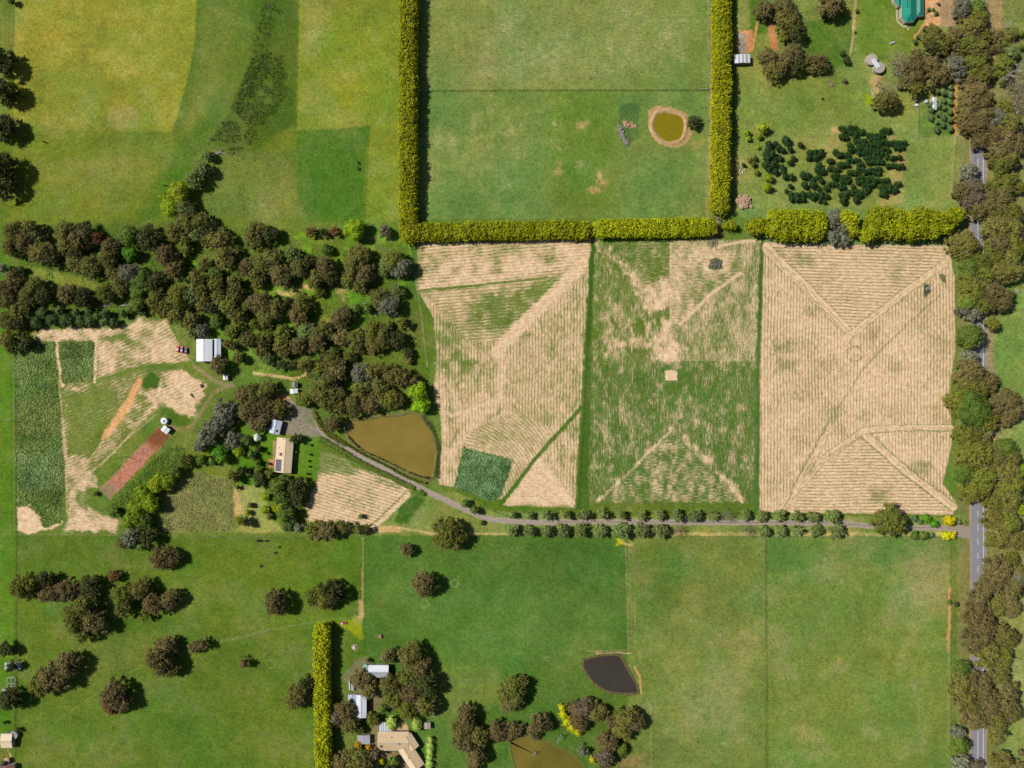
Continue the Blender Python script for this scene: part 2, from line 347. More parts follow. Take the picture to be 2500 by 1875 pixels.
col(lm(K(14, [(750, 695), (900, 688), (1030, 690)]), 2.2, 1), (214, 176, 138), .9)
col(pm(K(14, [(960, 1560), (1140, 1540), (1160, 1660), (900, 1660)]), 8, 2), (150, 134, 92), .8)
col(lm(K(9, [(920, 1330), (922, 1659)]), 4, 1.5, .2), (150, 156, 104), .7)
col(lm(K(13, [(915, 0), (920, 380)]), 4, 1.5, .2), (190, 164, 116), .9)
col(lm(K(13, [(900, 260), (905, 420)]), 10, 3, 1), (206, 160, 120), .8, )
col(pm(K(13, [(690, 430), (890, 380), (925, 500), (925, 640), (880, 560), (800, 500)]), 4, 2), (150, 160, 22), .9, .4)
col(pm(K(13, [(740, 900), (860, 740), (960, 720), (1090, 1040), (1060, 1200), (1040, 1400), (1060, 1659), (960, 1659), (980, 1250), (860, 1000)]), 4), (134, 122, 100), .8)
col(pm(K(13, [(1070, 1510), (1220, 1530), (1310, 1640), (1290, 1680), (1180, 1600), (1070, 1590)]), 2), (160, 132, 108), .9)
col(pm(K(13, [(1170, 1360), (1160, 1290), (1250, 1270), (1300, 1310), (1310, 1360)]), 3), (214, 178, 144), .9)
col(pm(K(10, [(905, 1330), (990, 1340), (990, 1385), (910, 1390)]), 3, 2), (214, 200, 20), .9, .4)
col(pm(K(10, [(970, 1350), (1050, 1365), (1040, 1385), (980, 1380)]), 3, 2), (176, 162, 112), .9)
# faint grey rings in the grass
def ring(k, x, y, r, c, a=.7):
    pts = [k1(k, x+r*cos(t), y+r*sin(t)) for t in np.linspace(0, 2*pi, 17)]
    col(lm(pts, 2.2, 1.5, .6), c, a)
for a in ((13, 1692, 102, 36, (158, 164, 118)), (13, 1438, 278, 34, (124, 148, 96)), (13, 1628, 222, 34, (104, 140, 80)), (13, 145, 782, 38, (118, 142, 90)), (14, 330, 735, 18, (140, 150, 110))): ring(*a)
# rings/tracks of the left yard
# --- stubble fields
SA = D([(903, 531), (1276, 521), (1272, 700), (1256, 870), (1243, 1097), (1088, 1092), (1085, 1080), (980, 1052), (948, 1047), (958, 920), (936, 850), (944, 780), (938, 690), (903, 628)])
SB = D([(1283, 523), (1645, 517), (1638, 700), (1636, 1108), (1252, 1104), (1260, 880), (1272, 640)])
SC = D([(1650, 522), (1740, 528), (2050, 530), (2062, 600), (2064, 760), (2052, 830), (2056, 960), (2036, 1045), (2066, 1085), (2058, 1112), (1640, 1107), (1642, 800)])
for P, cc in ((SA, (108, 128, 56)), (SB, (92, 120, 50)), (SC, (104, 124, 60))): col(pm(P, 2, .2), cc); mo(pm(P, 2), .5)
# A
st(pm(SA, 2.5, .5), .64, vary=.45); st(pm(SA, 2.5, .5), .55, .5, vary=.6, pn=B5); rows(pm(SA, 2), 90, ln=.7)
tp = pm(D([(900, 525), (1280, 518), (1268, 590), (1085, 740), (1010, 735), (935, 655), (900, 625)]), 4)
rows(tp, -5, ln=.7); st(tp, .60, vary=.4)
st(pm(D([(903, 531), (1276, 521), (1260, 560), (1130, 600), (920, 622)]), 12, 2), .70, vary=.6, pn=B4)
st(pm(D([(1000, 655), (1225, 590), (1180, 655), (1080, 725), (1020, 700)]), 18, 3), .24, vary=.5, pn=B4)
st(lm(D([(905, 628), (1000, 620), (1180, 600)]), 5, 2), 0.02)
st(lm(D([(910, 618), (990, 610), (1230, 570)]), 8, 4), .85)
st(lm(D([(1270, 560), (1190, 640), (1095, 735), (1075, 760)]), 30, 7, 1), .95)
st(lm(D([(1090, 745), (1080, 860), (960, 990)]), 16, 12, 1), .86)
st(lm(D([(955, 800), (960, 960), (955, 1040)]), 14, 5, 1), .8)
st(pm(D([(945, 690), (985, 700), (1030, 780), (985, 830), (945, 800)]), 16, 3), .38, vary=.5, pn=B4)
st(pm(D([(1100, 760), (1170, 730), (1180, 880), (1110, 900)]), 30, 2), .62)
ar = pm(D([(1010, 930), (1120, 890), (1200, 930), (1090, 1080), (1080, 985), (1000, 965)]), 4); rows(ar, centre=(985*1.13, 1080*1.13), ln=.5); st(ar, .58, .8, vary=.2)
tr_ = pm(D([(1165, 985), (1245, 1090), (1090, 1090)]), 3); rows(tr_, 0, ln=.4); st(tr_, .85)
st(lm(D([(1165, 1005), (1235, 1090)]), 8, 4), 1)
gt = lm(D([(1256, 880), (1170, 975), (1085, 1085)]), 9, 2.5); st(gt, 0); col(gt, (74, 112, 34))
st(lm(D([(955, 880), (975, 900), (1085, 860)]), 5, 4), .9)
# B
st(pm(SB, 2.5, .5), .24, vary=0.31, pn=B5); rows(pm(SB, 2), 90, ln=.15)
col(pm(D(R(1256, 780, 1638, 1110)), 3), (80, 114, 44)); col(pm(D([(1280, 523), (1448, 521), (1448, 780), (1262, 790)]), 3), (90, 118, 40))
q1 = pm(D([(1449, 519), (1642, 517), (1636, 780), (1449, 780)]), 1.2, .1); st(q1, .42, vary=0.19, pn=B5); col(q1, (98, 124, 56))
q2 = pm(D([(1449, 519), (1600, 545), (1605, 585), (1475, 690), (1449, 730)]), 5, .6); rows(q2, 0, ln=.2); st(q2, .56, vary=0.31, pn=B5)
st(pm(D([(1500, 570), (1640, 530), (1636, 780), (1480, 770), (1500, 700)]), 16, 1), .40, vary=0.25, pn=B5)
st(lm(D([(1598, 590), (1530, 640), (1470, 700)]), 6, 4), .92)
st(lm(D([(1530, 565), (1525, 545), (1560, 530), (1600, 522), (1630, 520)]), 6, 3), .85)
st(pm(D([(1520, 545), (1575, 545), (1575, 585), (1520, 590)]), 8, 2), .7)
qt = pm(D([(1330, 523), (1448, 521), (1448, 640), (1400, 620)]), 4); rows(qt, 0, ln=.1); st(qt, .26, vary=0.25, pn=B5)
st(lm(D([(1290, 527), (1330, 560), (1375, 610), (1412, 650)]), 14, 12, 3), .62, vary=0.37, pn=B5)
st(pm(D([(1370, 620), (1448, 600), (1448, 660), (1400, 680)]), 6, 2.5), .62, vary=0.56, pn=B5)
st(pm(D([(1300, 650), (1440, 700), (1440, 770), (1290, 770)]), 10, 2.5), .30, vary=0.56, pn=B5)
st(pm(D(R(1330, 732, 1448, 752)), 9, 3.5), .5, vary=0.56, pn=B5)
st(lm(D([(1440, 700), (1444, 775)]), 20, 8, 2.5), .66, vary=.5, pn=B5); st(pm(D([(1420, 755), (1462, 740), (1466, 778), (1415, 778)]), 5, 2), .74, vary=.4, pn=B5)
st(lm(D([(1448, 525), (1448, 775)]), 2.5, 1.5, .1), .8)
st(pm(D(R(1280, 800, 1620, 860)), 20, 3), .16, vary=0.31, pn=B5)
st(pm(D([(1290, 870), (1600, 860), (1600, 930), (1480, 940), (1300, 1000)]), 26, 3), .25, vary=0.37, pn=B5)
lw = pm(D([(1455, 935), (1610, 1095), (1290, 1095)]), 6); rows(lw, 0, ln=.1); st(lw, .32, vary=0.37, pn=B5)
st(lm(D([(1452, 925), (1370, 1010), (1290, 1085)]), 4, 5, 1.5), .80, vary=.5, pn=B5)
st(lm(D([(1480, 945), (1540, 1010), (1590, 1060), (1622, 1102)]), 12, 8, 2.5), .62, vary=.5, pn=B5)
for y0 in (1085,): st(pm(D(R(1250, y0, 1640, 1110)), 4), .06); col(pm(D(R(1250, y0, 1640, 1110)), 4), (90, 118, 34), .8)
ed = pm(D([(1243, 1100), (1262, 760), (1276, 521), (1286, 521), (1278, 760), (1270, 1100)]), 3); st(ed, 0.0); col(ed, (72, 108, 34))
ed = pm(D([(1628, 1105), (1632, 780), (1642, 517), (1651, 517), (1641, 780), (1638, 1105)]), 2.5); st(ed, 0.02); col(ed, (78, 114, 50))
st(pm(D([(1436, 803), (1462, 800), (1462, 822), (1438, 822)]), 2), 1.1)
# C
st(pm(SC, 3, .5), .80, vary=.3); rows(pm(SC, 2), 90, ln=1.0)
t1 = pm(D([(1655, 528), (2050, 535), (2030, 590), (1835, 722)]), 3); rows(t1, 2, ln=1.05); st(t1, .76, vary=.14)
t2 = pm(D([(1868, 940), (1760, 1015), (1700, 1105), (2060, 1108)]), 3); rows(t2, 0, ln=1.05); st(t2, .80, vary=.16)
for pts, w in ((D([(1655, 535), (1740, 620), (1832, 716)]), 20), (D([(1835, 725), (1930, 650), (2010, 590), (2040, 570)]), 14), (D([(1690, 1100), (1740, 1020), (1790, 930)]), 12),
               (D([(1720, 1060), (1780, 990), (1865, 932), (1930, 925), (2055, 924)]), 13), (D([(1870, 940), (1960, 1020), (2060, 1095)]), 18)): 
    st(lm(pts, w, 4), .97); a = math.degrees(math.atan2(pts[1][1]-pts[0][1], pts[1][0]-pts[0][0])); rows(lm(pts, w, 3), a, ln=.35)
    nx_, ny_ = -(pts[-1][1]-pts[0][1]), pts[-1][0]-pts[0][0]; l_ = math.hypot(nx_, ny_)
    for o_ in (-w*.62, -w*.05, w*.62): st(lm([(x+nx_/l_*o_, y+ny_/l_*o_) for x, y in pts], 2.4, 1.6, .8), .32, .75)
for pts in (D([(2035, 635), (1960, 700), (1870, 790), (1790, 910), (1740, 1000), (1695, 1095)]), D([(1655, 540), (1740, 627), (1828, 722)]), D([(1790, 985), (1866, 938), (1950, 930), (2050, 930)]), D([(1862, 945), (1950, 1022), (2050, 1100)]), D([(1880, 940), (1970, 1018), (2064, 1090)])):
    m_ = lm(pts, 3.5, 2.5); st(m_, .30, .8)
for cx, cy, r in ((1848, 737, 13), (1848, 765, 15), (1845, 765, 17), (1765, 996, 12)):
    pts = D([(cx+r*cos(t), cy+r*sin(t)) for t in np.linspace(.4, 2*pi-.3, 15)]); st(lm(pts, 2.5, 1.5), .42, .75)
spots(10, (1900, 540, 2300, 1200), 8, 22, None, 31, .6, strawv=.42)
for cx, cy in ((1735, 560), (1690, 750), (1990, 1010), (1900, 1070), (1700, 790)): st(pm(D(R(cx-22, cy-14, cx+22, cy+14)), 12, 2), .40, .8)
m_ = pm(D([(1995, 612), (2010, 615), (2012, 630), (1997, 645)]), 2); st(m_, 0); col(m_, (78, 92, 72))
m_ = pm(D([(2032, 590), (2044, 597), (2042, 610), (2033, 605)]), 2); st(m_, 0); col(m_, (104, 110, 84))
m_ = pm(K(6, [(1705, 590), (1750, 570), (1810, 590), (1815, 660), (1750, 680), (1695, 650)]), 2.5); st(m_, 0); col(m_, (92, 108, 76))
# house triangle
SD = K(9, [(570, 600), (760, 660), (880, 750), (1080, 790), (1330, 910), (1300, 960), (1010, 1240), (700, 1190), (430, 1190), (440, 1080), (520, 880), (560, 720)])
col(pm(SD, 3), (112, 130, 66)); rows(pm(SD, 2), 17, ln=.9); st(pm(SD, 6, 1.5), .76, vary=.35, pn=B4)
st(pm(K(9, [(560, 590), (760, 660), (900, 790), (640, 790), (560, 780)]), 6), .30, vary=.2)
st(pm(K(9, [(980, 770), (1250, 880), (1200, 930), (1050, 860)]), 7), .45); st(lm(K(9, [(1300, 960), (1010, 1240)]), 12, 4), .9); st(lm(K(9, [(1280, 940), (990, 1220)]), 3, 2), .1)
m_ = pm(K(9, [(1190, 1140), (1390, 985), (1455, 1000), (1250, 1215), (1180, 1190)]), 2.5); col(m_, (70, 108, 34)); st(m_, 0); 
# left yard stubble
SE = K(4, [(300, 1195), (700, 1170), (1030, 1160), (1250, 1045), (1440, 1110), (1590, 1330), (1600, 1440), (1250, 1500), (1540, 1510), (1680, 1600), (1740, 1660), (1640, 1900), (1590, 1925), (1380, 1810), (1330, 1840), (700, 2420), (560, 2480), (520, 2500), (500, 1660), (470, 1270), (290, 1260)])
col(pm(SE, 4), (108, 124, 52))
rows(pm(SE, 4), -25, ln=.5); st(pm(SE, 10, 2), .30, vary=.5, pn=B4)
for pts, v in ((K(4, [(300, 1195), (700, 1170), (1030, 1160), (1200, 1060), (1180, 1150), (1030, 1220), (820, 1255), (290, 1258)]), .9),
               (K(4, [(1040, 1210), (1260, 1080), (1440, 1115), (1580, 1320), (1590, 1440), (1270, 1480), (1260, 1340)]), .74), (K(4, [(830, 1290), (1030, 1260), (1040, 1400), (960, 1540), (840, 1600)]), .66),
               (K(4, [(1050, 1290), (1260, 1330), (1250, 1480), (960, 1540), (990, 1420)]), .5), (K(4, [(1350, 1540), (1540, 1510), (1740, 1660), (1640, 1900), (1590, 1925), (1450, 1840), (1380, 1790), (1240, 1800), (1180, 1680), (1380, 1660)]), .84),
               (K(8, [(580, 60), (870, 10), (860, 25), (640, 70), (560, 100)]), .75), (K(8, [(960, 130), (1080, 30), (1060, 160), (980, 220)]), .45),
               (K(8, [(1080, 380), (1300, 200), (1330, 230), (1100, 420)]), .8), (K(8, [(720, 640), (1000, 430), (1010, 480), (740, 740)]), .5), (K(8, [(560, 620), (760, 640), (820, 880), (700, 930), (640, 1000), (570, 1180)]), .6)):
    st(pm(pts, 9, 2.6), v*.92, vary=.4, pn=B4)
for pts in (K(4, [(800, 1620), (960, 1560), (1250, 1480), (1570, 1470)]), K(4, [(1430, 1110), (1540, 1310)])): m_ = lm(pts, 8, 4); st(m_, .02); col(m_, (100, 126, 44))
m_ = pm(K(8, [(580, 130), (1000, 80), (990, 200), (860, 500), (760, 640), (570, 620)]), 6); st(m_, .1, vary=.15); col(m_, (104, 122, 46))
for pts in (K(4, [(530, 1650), (470, 1270)]), K(4, [(800, 1620), (805, 1260)])): st(lm(pts, 8, 2), .95)
m_ = pm(K(8, [(1190, 0), (1270, -75), (1350, -20), (1330, 70), (1190, 50)]), 2.5); st(m_, 0); col(m_, (72, 106, 34))
m_ = pm(K(8, [(1140, 0), (1165, -25), (1205, -20), (1200, 20), (1090, 250), (920, 480), (850, 500), (880, 430), (1060, 170)]), 3); st(m_, .3); col(m_, (216, 162, 104))
m_ = pm(K(8, [(1340, 210), (1440, 240), (1600, 330), (1580, 385), (1500, 370), (1400, 290), (1360, 300)]), 3); st(m_, 0); col(m_, (78, 112, 34))
for pts in (K(8, [(740, 680), (860, 520), (980, 380)]), K(8, [(720, 760), (750, 860), (820, 900)]), K(8, [(760, 780), (1000, 560), (1280, 250)]), K(8, [(840, 720), (1060, 500), (1310, 290)]), K(8, [(500, 0), (530, 400), (560, 800), (560, 1100)]), K(8, [(540, 420), (575, 760)])):
    st(lm(pts, 3, 2), .75, .8)
SF = K(8, [(580, 880), (700, 880), (620, 1000), (760, 1060), (900, 1150), (1020, 1180), (990, 1280), (540, 1270), (570, 1100)])
col(pm(SF, 4), (118, 128, 64)); rows(pm(SF, 3), 5, ln=.3); st(pm(SF, 7, 2), .68, vary=.5, pn=B4); st(pm(K(8, [(640, 920), (760, 960), (740, 1100), (660, 1060)]), 6), .15)
SG = K(8, [(140, 1070), (240, 1050), (300, 1100), (350, 1200), (360, 1250), (240, 1300), (150, 1260)])
st(pm(SG, 3, 1.5), .9, vary=.2, pn=B4); st(lm(K(8, [(250, 1040), (340, 1000)]), 8, 2), 1.0); st(lm(K(8, [(350, 1250), (430, 1245), (520, 1190)]), 7, 3), .85)
# vegetable plots
CP1 = K(4, [(130, 1290), (465, 1270), (500, 1900), (545, 2420), (510, 2800), (420, 2840), (360, 2840), (320, 2700), (240, 2640), (150, 2660), (140, 2300)])
CP2 = K(4, [(490, 1275), (795, 1275), (790, 1600), (540, 1625), (520, 1590)])
CP3 = K(9, [(1770, 565), (2000, 620), (2175, 670), (2130, 830), (2075, 980), (1990, 1010), (1690, 890)])
for P in (CP1, CP2, CP3): m_ = pm(P, 2); st(m_, 0); col(m_, (78, 110, 44)); mo(m_, 1.3)
m_ = pm(K(8, [(135, 150), (500, 150), (510, 420), (135, 470)]), 12); col(m_, (98, 112, 58), .8)
m_ = pm(K(8, [(150, 650), (520, 600), (540, 900), (150, 940)]), 10); col(m_, (96, 126, 84), .7)
m_ = pm(K(9, [(1800, 640), (2100, 740), (2020, 940), (1720, 880)]), 12); col(m_, (104, 140, 84), .7)
# tilled strip
TL = K(8, [(1345, 385), (1430, 455), (1370, 540), (1020, 900), (920, 1000), (830, 905), (930, 830)])
col(pm(TL, 1.5), (186, 126, 102)); st(pm(TL, 2), 0); mo(pm(TL, 2), .35)
col(pm(K(8, [(1345, 390), (1425, 455), (1370, 540), (1290, 540), (1240, 490)]), 2), (140, 84, 52)); col(pm(K(8, [(830, 905), (920, 850), (1000, 920), (920, 1000)]), 3), (150, 130, 108))
# gravel yards
YD = K(9, [(120, 180), (200, 100), (290, 130), (330, 170), (480, 240), (560, 420), (600, 440), (560, 480), (400, 460), (250, 460), (240, 330), (330, 240)])
col(pm(YD, 2), (142, 134, 126)); col(pm(K(9, [(120, 180), (190, 100), (290, 130), (260, 190)]), 3), (186, 132, 98)); col(pm(K(9, [(420, 300), (480, 300), (520, 390), (470, 370)]), 4), (120, 132, 80), .8)
col(lm(K(8, [(1960, 30), (1800, 100), (1700, 260), (1610, 390), (1500, 410), (1440, 380)]), 9, 2), (142, 132, 96), .85)
col(lm(K(4, [(1640, 1480), (1740, 1560), (1840, 1620), (1960, 1650)]), 9, 3), (146, 134, 108), .85)
col(lm(K(8, [(1500, 410), (1600, 420), (1560, 560)]), 12, 4), (128, 136, 72), .6)
for k, x, y, w, h, c in ((9, 152, 695, 30, 35, (186, 140, 116)), (9, 175, 590, 14, 80, (170, 140, 120))): col(pm([(k1(k, x-w, y-h)), (k1(k, x+w, y-h)), (k1(k, x+w, y+h)), (k1(k, x-w, y+h))], 1, .1), c)
col(pm(K(12, [(0, 1520), (60, 1490), (130, 1659), (0, 1659)]), 3), (112, 120, 60)); col(lm(K(12, [(65, 1500), (130, 1659)]), 3, 1), (176, 160, 116))
# fence-line strips
for pts, w, c, a in ((D([(908, 196), (1532, 194)]), 2, (78, 96, 46), .8), (K(5, [(1305, 440), (1400, 950), (1465, 1500)]), 2.5, (150, 164, 110), .8), (D([(1281, 521), (1268, 760), (1250, 1098)]), 2.5, (52, 88, 30), .9), (D([(1646, 517), (1638, 800), (1636, 1108)]), 2, (60, 94, 40), .8),
                     (D([(32, 760), (36, 1160), (33, 1660)]), 2.5, (70, 90, 34), .9), (D([(23, 760), (26, 1160)]), 2.5, (66, 104, 26), .8), (D([(35, 1153), (250, 1157)]), 2.5, (132, 140, 76), .7), (D([(350, 1158), (780, 1160)]), 2, (110, 130, 70), .6),
                     (D([(1, 0), (8, 110)]), 3, (126, 136, 80), .5), (K(0, [(75, 60), (72, 390)]), 3, (92, 110, 46), .7), (K(0, [(122, 60), (115, 390)]), 2.5, (82, 96, 46), .7), (K(9, [(1560, 640), (1590, 910)]), 3, (84, 108, 46), .9), (K(3, [(1315, 900), (1312, 1165), (1640, 1155)]), 2, (150, 158, 110), .8), (D([(940, 1470), (1090, 1468)]), 2, (130, 146, 90), .7)):
    col(lm(pts, w, 1.2, .1), c, a)
# drier khaki patches where the sward is thin
kh = np.clip((B2*1.0+B1*.7+B4*.55-.02)*5, 0, 1)*(1-np.clip(straw*3, 0, 1))*np.where(XX > 985, np.where(YY < 560, .22, .36), .24)*np.where(YY > 1300, 1.0, .8)
kh = np.where((YY > 1300) & (XX > 885) & (XX < 1530), kh*.4, kh)
lm_ = (tint@np.array([.3, .6, .1]))[..., None]; kc = lm_*np.array([1.22, 1.12, .62])
tint = tint*(1-kh[..., None])+kc*kh[..., None]
# large-scale natural variation of the sward
gv = (1 - np.clip(straw*2, 0, 1))
tint *= (1 + gv*(0.40*B1 + 0.25*B3 + 0.34*B2 + .22*B4))[..., None]
sh = (gv*(0.5*(fbm(XX, YY, 80, 41, 4)-0.5)))[..., None]
tint *= 1 + sh*np.array([1.3, 0.1, 0.1])
tint *= 1-gv[..., None]*np.array([-.06, -.02, .20])
far = np.clip(np.maximum(np.maximum(-30-XX, XX-2530), np.maximum(-30-YY, YY-1905))/60, 0, 1)[..., None]
tint = tint*(1-far) + np.array(alb((104, 126, 56)))*(1+0.5*B3[..., None]+.3*B1[..., None])*far
straw *= 1-far[..., 0]; tint = np.clip(tint*1.04, 0.004, .8)

own(SA, 'stubble_field'); own(SB, 'stubble_field'); own(SC, 'stubble_field'); own(SD, 'stubble_field'); own(SE, 'stubble_field'); own(SF, 'stubble_field')
own(CP1, 'vegetable_plot'); own(CP2, 'vegetable_plot'); own(CP3, 'vegetable_plot'); own(TL, 'tilled_bed', warp=.1); own(YD, 'gravel_yard')

# --- land material
def land_material():
    m = bpy.data.materials.new('land_cover'); m.use_nodes = True; nt = m.node_tree; N = nt.nodes; L = nt.links
    b = N['Principled BSDF']; b.inputs['Roughness'].default_value = 0.95; b.inputs['Specular IOR Level'].default_value = 0.1
    def A(n): a = N.new('ShaderNodeAttribute'); a.attribute_name = n; return a
    def M(op, a, b_=None, c=None, clamp=False):
        n = N.new('ShaderNodeMath'); n.operation = op; n.use_clamp = clamp
        for i, v in enumerate((a, b_, c)):
            if v is None: continue
            if isinstance(v, (int, float)): n.inputs[i].default_value = v
            else: L.new(v, n.inputs[i])
        return n.outputs[0]
    geo = N.new('ShaderNodeNewGeometry'); P = geo.outputs['Position']
    def noise(sc, det=3, rough=.6, vec=None):
        n = N.new('ShaderNodeTexNoise'); n.inputs['Scale'].default_value = sc; n.inputs['Detail'].default_value = det; n.inputs['Roughness'].default_value = rough
        L.new(vec or P, n.inputs['Vector']); return n.outputs[0]
    ti = A('tint'); fl = A('flow'); sp = N.new('ShaderNodeSeparateColor'); L.new(fl.outputs['Color'], sp.inputs[0])
    rw, al, mt = sp.outputs[0], sp.outputs[1], sp.outputs[2]; ln = fl.outputs['Alpha']; stw = ti.outputs['Alpha']
    n1 = noise(1.1, 2, .7); n2 = noise(0.42, 3, .65); n3 = noise(.12, 3)
    g = M('ADD', M('MULTIPLY', M('SUBTRACT', n1, .5), 3.0), M('MULTIPLY', M('SUBTRACT', n2, .5), 1.9))
    g = M('ADD', g, M('MULTIPLY', M('SUBTRACT', n3, .5), 1.1))
    g = M('ADD', M('MULTIPLY', g, mt), 1.0)
    base = N.new('ShaderNodeVectorMath'); base.operation = 'SCALE'; L.new(ti.outputs['Color'], base.inputs[0]); L.new(g, base.inputs['Scale'])
    # patches of drier, yellower blades
    dry = N.new('ShaderNodeMix'); dry.data_type = 'RGBA'; dry.blend_type = 'MULTIPLY'
    n4 = noise(.16, 7, .78); f4 = N.new('ShaderNodeMapRange'); f4.inputs[1].default_value = .44; f4.inputs[2].default_value = .66; L.new(n4, f4.inputs[0])
    dry.inputs[7].default_value = (1.26, 1.14, 1.20, 1); L.new(f4.outputs[0], dry.inputs[0]); L.new(base.outputs[0], dry.inputs[6])
    # straw lying in swaths along the working direction
    cv = N.new('ShaderNodeCombineXYZ'); L.new(M('MULTIPLY', rw, 1.0), cv.inputs[0]); L.new(M('MULTIPLY', al, .14), cv.inputs[1])
    sn = noise(1.5, 3, .75, cv.outputs[0]); si = noise(1.3, 4, .8); nb = noise(.09, 3, .6)
    rl = M('ABSOLUTE', M('SUBTRACT', M('FRACT', M('DIVIDE', rw, 2.1)), .5))
    lf = N.new('ShaderNodeMapRange'); lf.inputs[1].default_value = .20; lf.inputs[2].default_value = .46; L.new(rl, lf.inputs[0])
    nn = M('ADD', M('MULTIPLY', M('SUBTRACT', sn, .5), 2.6), M('MULTIPLY', M('SUBTRACT', si, .5), 2.2))
    nn = M('ADD', nn, M('MULTIPLY', M('SUBTRACT', nb, .5), .9))
    lineamt = M('MULTIPLY', M('MULTIPLY', lf.outputs[0], ln), M('ADD', M('MULTIPLY', nb, 1.6), -.15))
    v = M('SUBTRACT', M('ADD', nn, M('MULTIPLY', M('SUBTRACT', stw, .5), 1.45)), M('MULTIPLY', lineamt, 1.05))
    mk = N.new('ShaderNodeMapRange'); mk.interpolation_type = 'SMOOTHSTEP'; mk.inputs[1].default_value = -.58; mk.inputs[2].default_value = .58; L.new(v, mk.inputs[0])
    gate = N.new('ShaderNodeMapRange'); gate.inputs[1].default_value = .01; gate.inputs[2].default_value = .10; L.new(stw, gate.inputs[0])
    msk = M('MULTIPLY', mk.outputs[0], gate.outputs[0])
    # below the straw: green regrowth where it is thin, bare brown stubble where it lies thick
    und = N.new('ShaderNodeMapRange'); und.inputs[1].default_value = .32; und.inputs[2].default_value = .95; und.inputs[4].default_value = .85; L.new(stw, und.inputs[0])
    ub = N.new('ShaderNodeMix'); ub.data_type = 'RGBA'; L.new(und.outputs[0], ub.inputs[0]); L.new(dry.outputs[2], ub.inputs[6]); ub.inputs[7].default_value = (*alb((182, 148, 100)), 1)
    sc_ = N.new('ShaderNodeMix'); sc_.data_type = 'RGBA'; sc_.inputs[6].default_value = (*alb((220, 178, 138)), 1); sc_.inputs[7].default_value = (*alb((255, 228, 188)), 1)
    n5 = noise(.35, 5, .75); f5 = N.new('ShaderNodeMapRange'); f5.inputs[1].default_value = .36; f5.inputs[2].default_value = .62; L.new(n5, f5.inputs[0]); L.new(f5.outputs[0], sc_.inputs[0])
    fin = N.new('ShaderNodeMix'); fin.data_type = 'RGBA'; L.new(msk, fin.inputs[0]); L.new(ub.outputs[2], fin.inputs[6]); L.new(sc_.outputs[2], fin.inputs[7])
    L.new(fin.outputs[2], b.inputs['Base Color'])
    bp = N.new('ShaderNodeBump'); bp.inputs['Strength'].default_value = .55; bp.inputs['Distance'].default_value = .35; L.new(n1, bp.inputs['Height']); L.new(bp.outputs[0], b.inputs['Normal'])
    return m
LAND = land_material()

def grid_sheet(name, mask, z):
    jj, ii = np.nonzero(mask); nx = XX.shape[1]
    q = np.stack([jj*nx+ii, (jj+1)*nx+ii, (jj+1)*nx+ii+1, jj*nx+ii+1], 1)
    used, inv = np.unique(q, return_inverse=True); q = inv.reshape(q.shape)
    n = len(used); co = np.empty((n, 3), np.float32)
    co[:, 0] = (XX.ravel()[used]-1250)*S; co[:, 1] = (937.5-YY.ravel()[used])*S; co[:, 2] = z
    me = bpy.data.meshes.new(name); me.vertices.add(n); me.vertices.foreach_set('co', co.ravel())
    me.loops.add(q.size); me.loops.foreach_set('vertex_index', q.ravel().astype(np.int32))
    me.polygons.add(len(q)); me.polygons.foreach_set('loop_start', np.arange(0, q.size, 4, dtype=np.int32))
    try: me.polygons.foreach_set('loop_total', np.full(len(q), 4, np.int32))
    except Exception: pass
    me.update(calc_edges=True)
    a = me.attributes.new('tint', 'FLOAT_COLOR', 'POINT')
    c = np.concatenate([tint.reshape(-1, 3)[used], straw.ravel()[used][:, None]], 1).astype(np.float32); a.data.foreach_set('color', c.ravel())
    a = me.attributes.new('flow', 'FLOAT_COLOR', 'POINT')
    c = np.stack([row.ravel()[used], along.ravel()[used], mott.ravel()[used], lines.ravel()[used]], 1).astype(np.float32); a.data.foreach_set('color', c.ravel())
    me.materials.append(LAND); o = bpy.data.objects.new(name, me); C.objects.link(o); o['kind'] = 'structure'; return o
grid_sheet('ground', owner == 0, 0.0)
for i, (nm, lb) in enumerate(OWN): 
    if (owner == i+1).any(): grid_sheet(nm, owner == i+1, 0.02)

# ------------------------------------------------------------------ road and driveway
def smooth(pts, n=6, closed=True):
    out = []; N_ = len(pts); rng_ = range(N_) if closed else range(N_-1)
    for i in rng_:
        if closed: p0, p1, p2, p3 = pts[i-1], pts[i], pts[(i+1) % N_], pts[(i+2) % N_]
        else: p0, p1, p2, p3 = pts[max(0, i-1)], pts[i], pts[i+1], pts[min(N_-1, i+2)]
        for k in range(n):
            t = k/n
            out.append(tuple(0.5*(2*p1[a]+(p2[a]-p0[a])*t+(2*p0[a]-5*p1[a]+4*p2[a]-p3[a])*t*t+(3*p1[a]-p0[a]-3*p2[a]+p3[a])*t**3) for a in (0, 1)))
    if not closed: out.append(pts[-1])
    return out
def strip(name, pts, w, z, m, parent=None, jit=0.0, kind='structure'):
    P = [Vector((*W(*p), z)) for p in pts]; mb = MB(); L_ = []; R_ = []
    for i, p in enumerate(P):
        d = (P[min(i+1, len(P)-1)]-P[max(i-1, 0)]).normalized(); n = Vector((-d.y, d.x, 0))
        L_.append(p+n*(w/2+random.uniform(-jit, jit))); R_.append(p-n*(w/2+random.uniform(-jit, jit)))
    n = len(P); mb.add(L_+R_, [(n+i, n+i+1, i+1, i) for i in range(n-1)])
    o = mb.build(name, m, parent)
    if kind: o['kind'] = kind
    return o
ASPH = mat('asphalt', (150, 150, 158), .9, .1, 2.5, bump=.1); DRV = mat('driveway_gravel', (190, 172, 156), .95, .16, .8, rgb2=(150, 138, 128)); WHT = mat('road_paint', (238, 238, 236), .6, .08, 3)
DIRT = mat('verge_gravel', (190, 160, 132), .95, .16, .7)
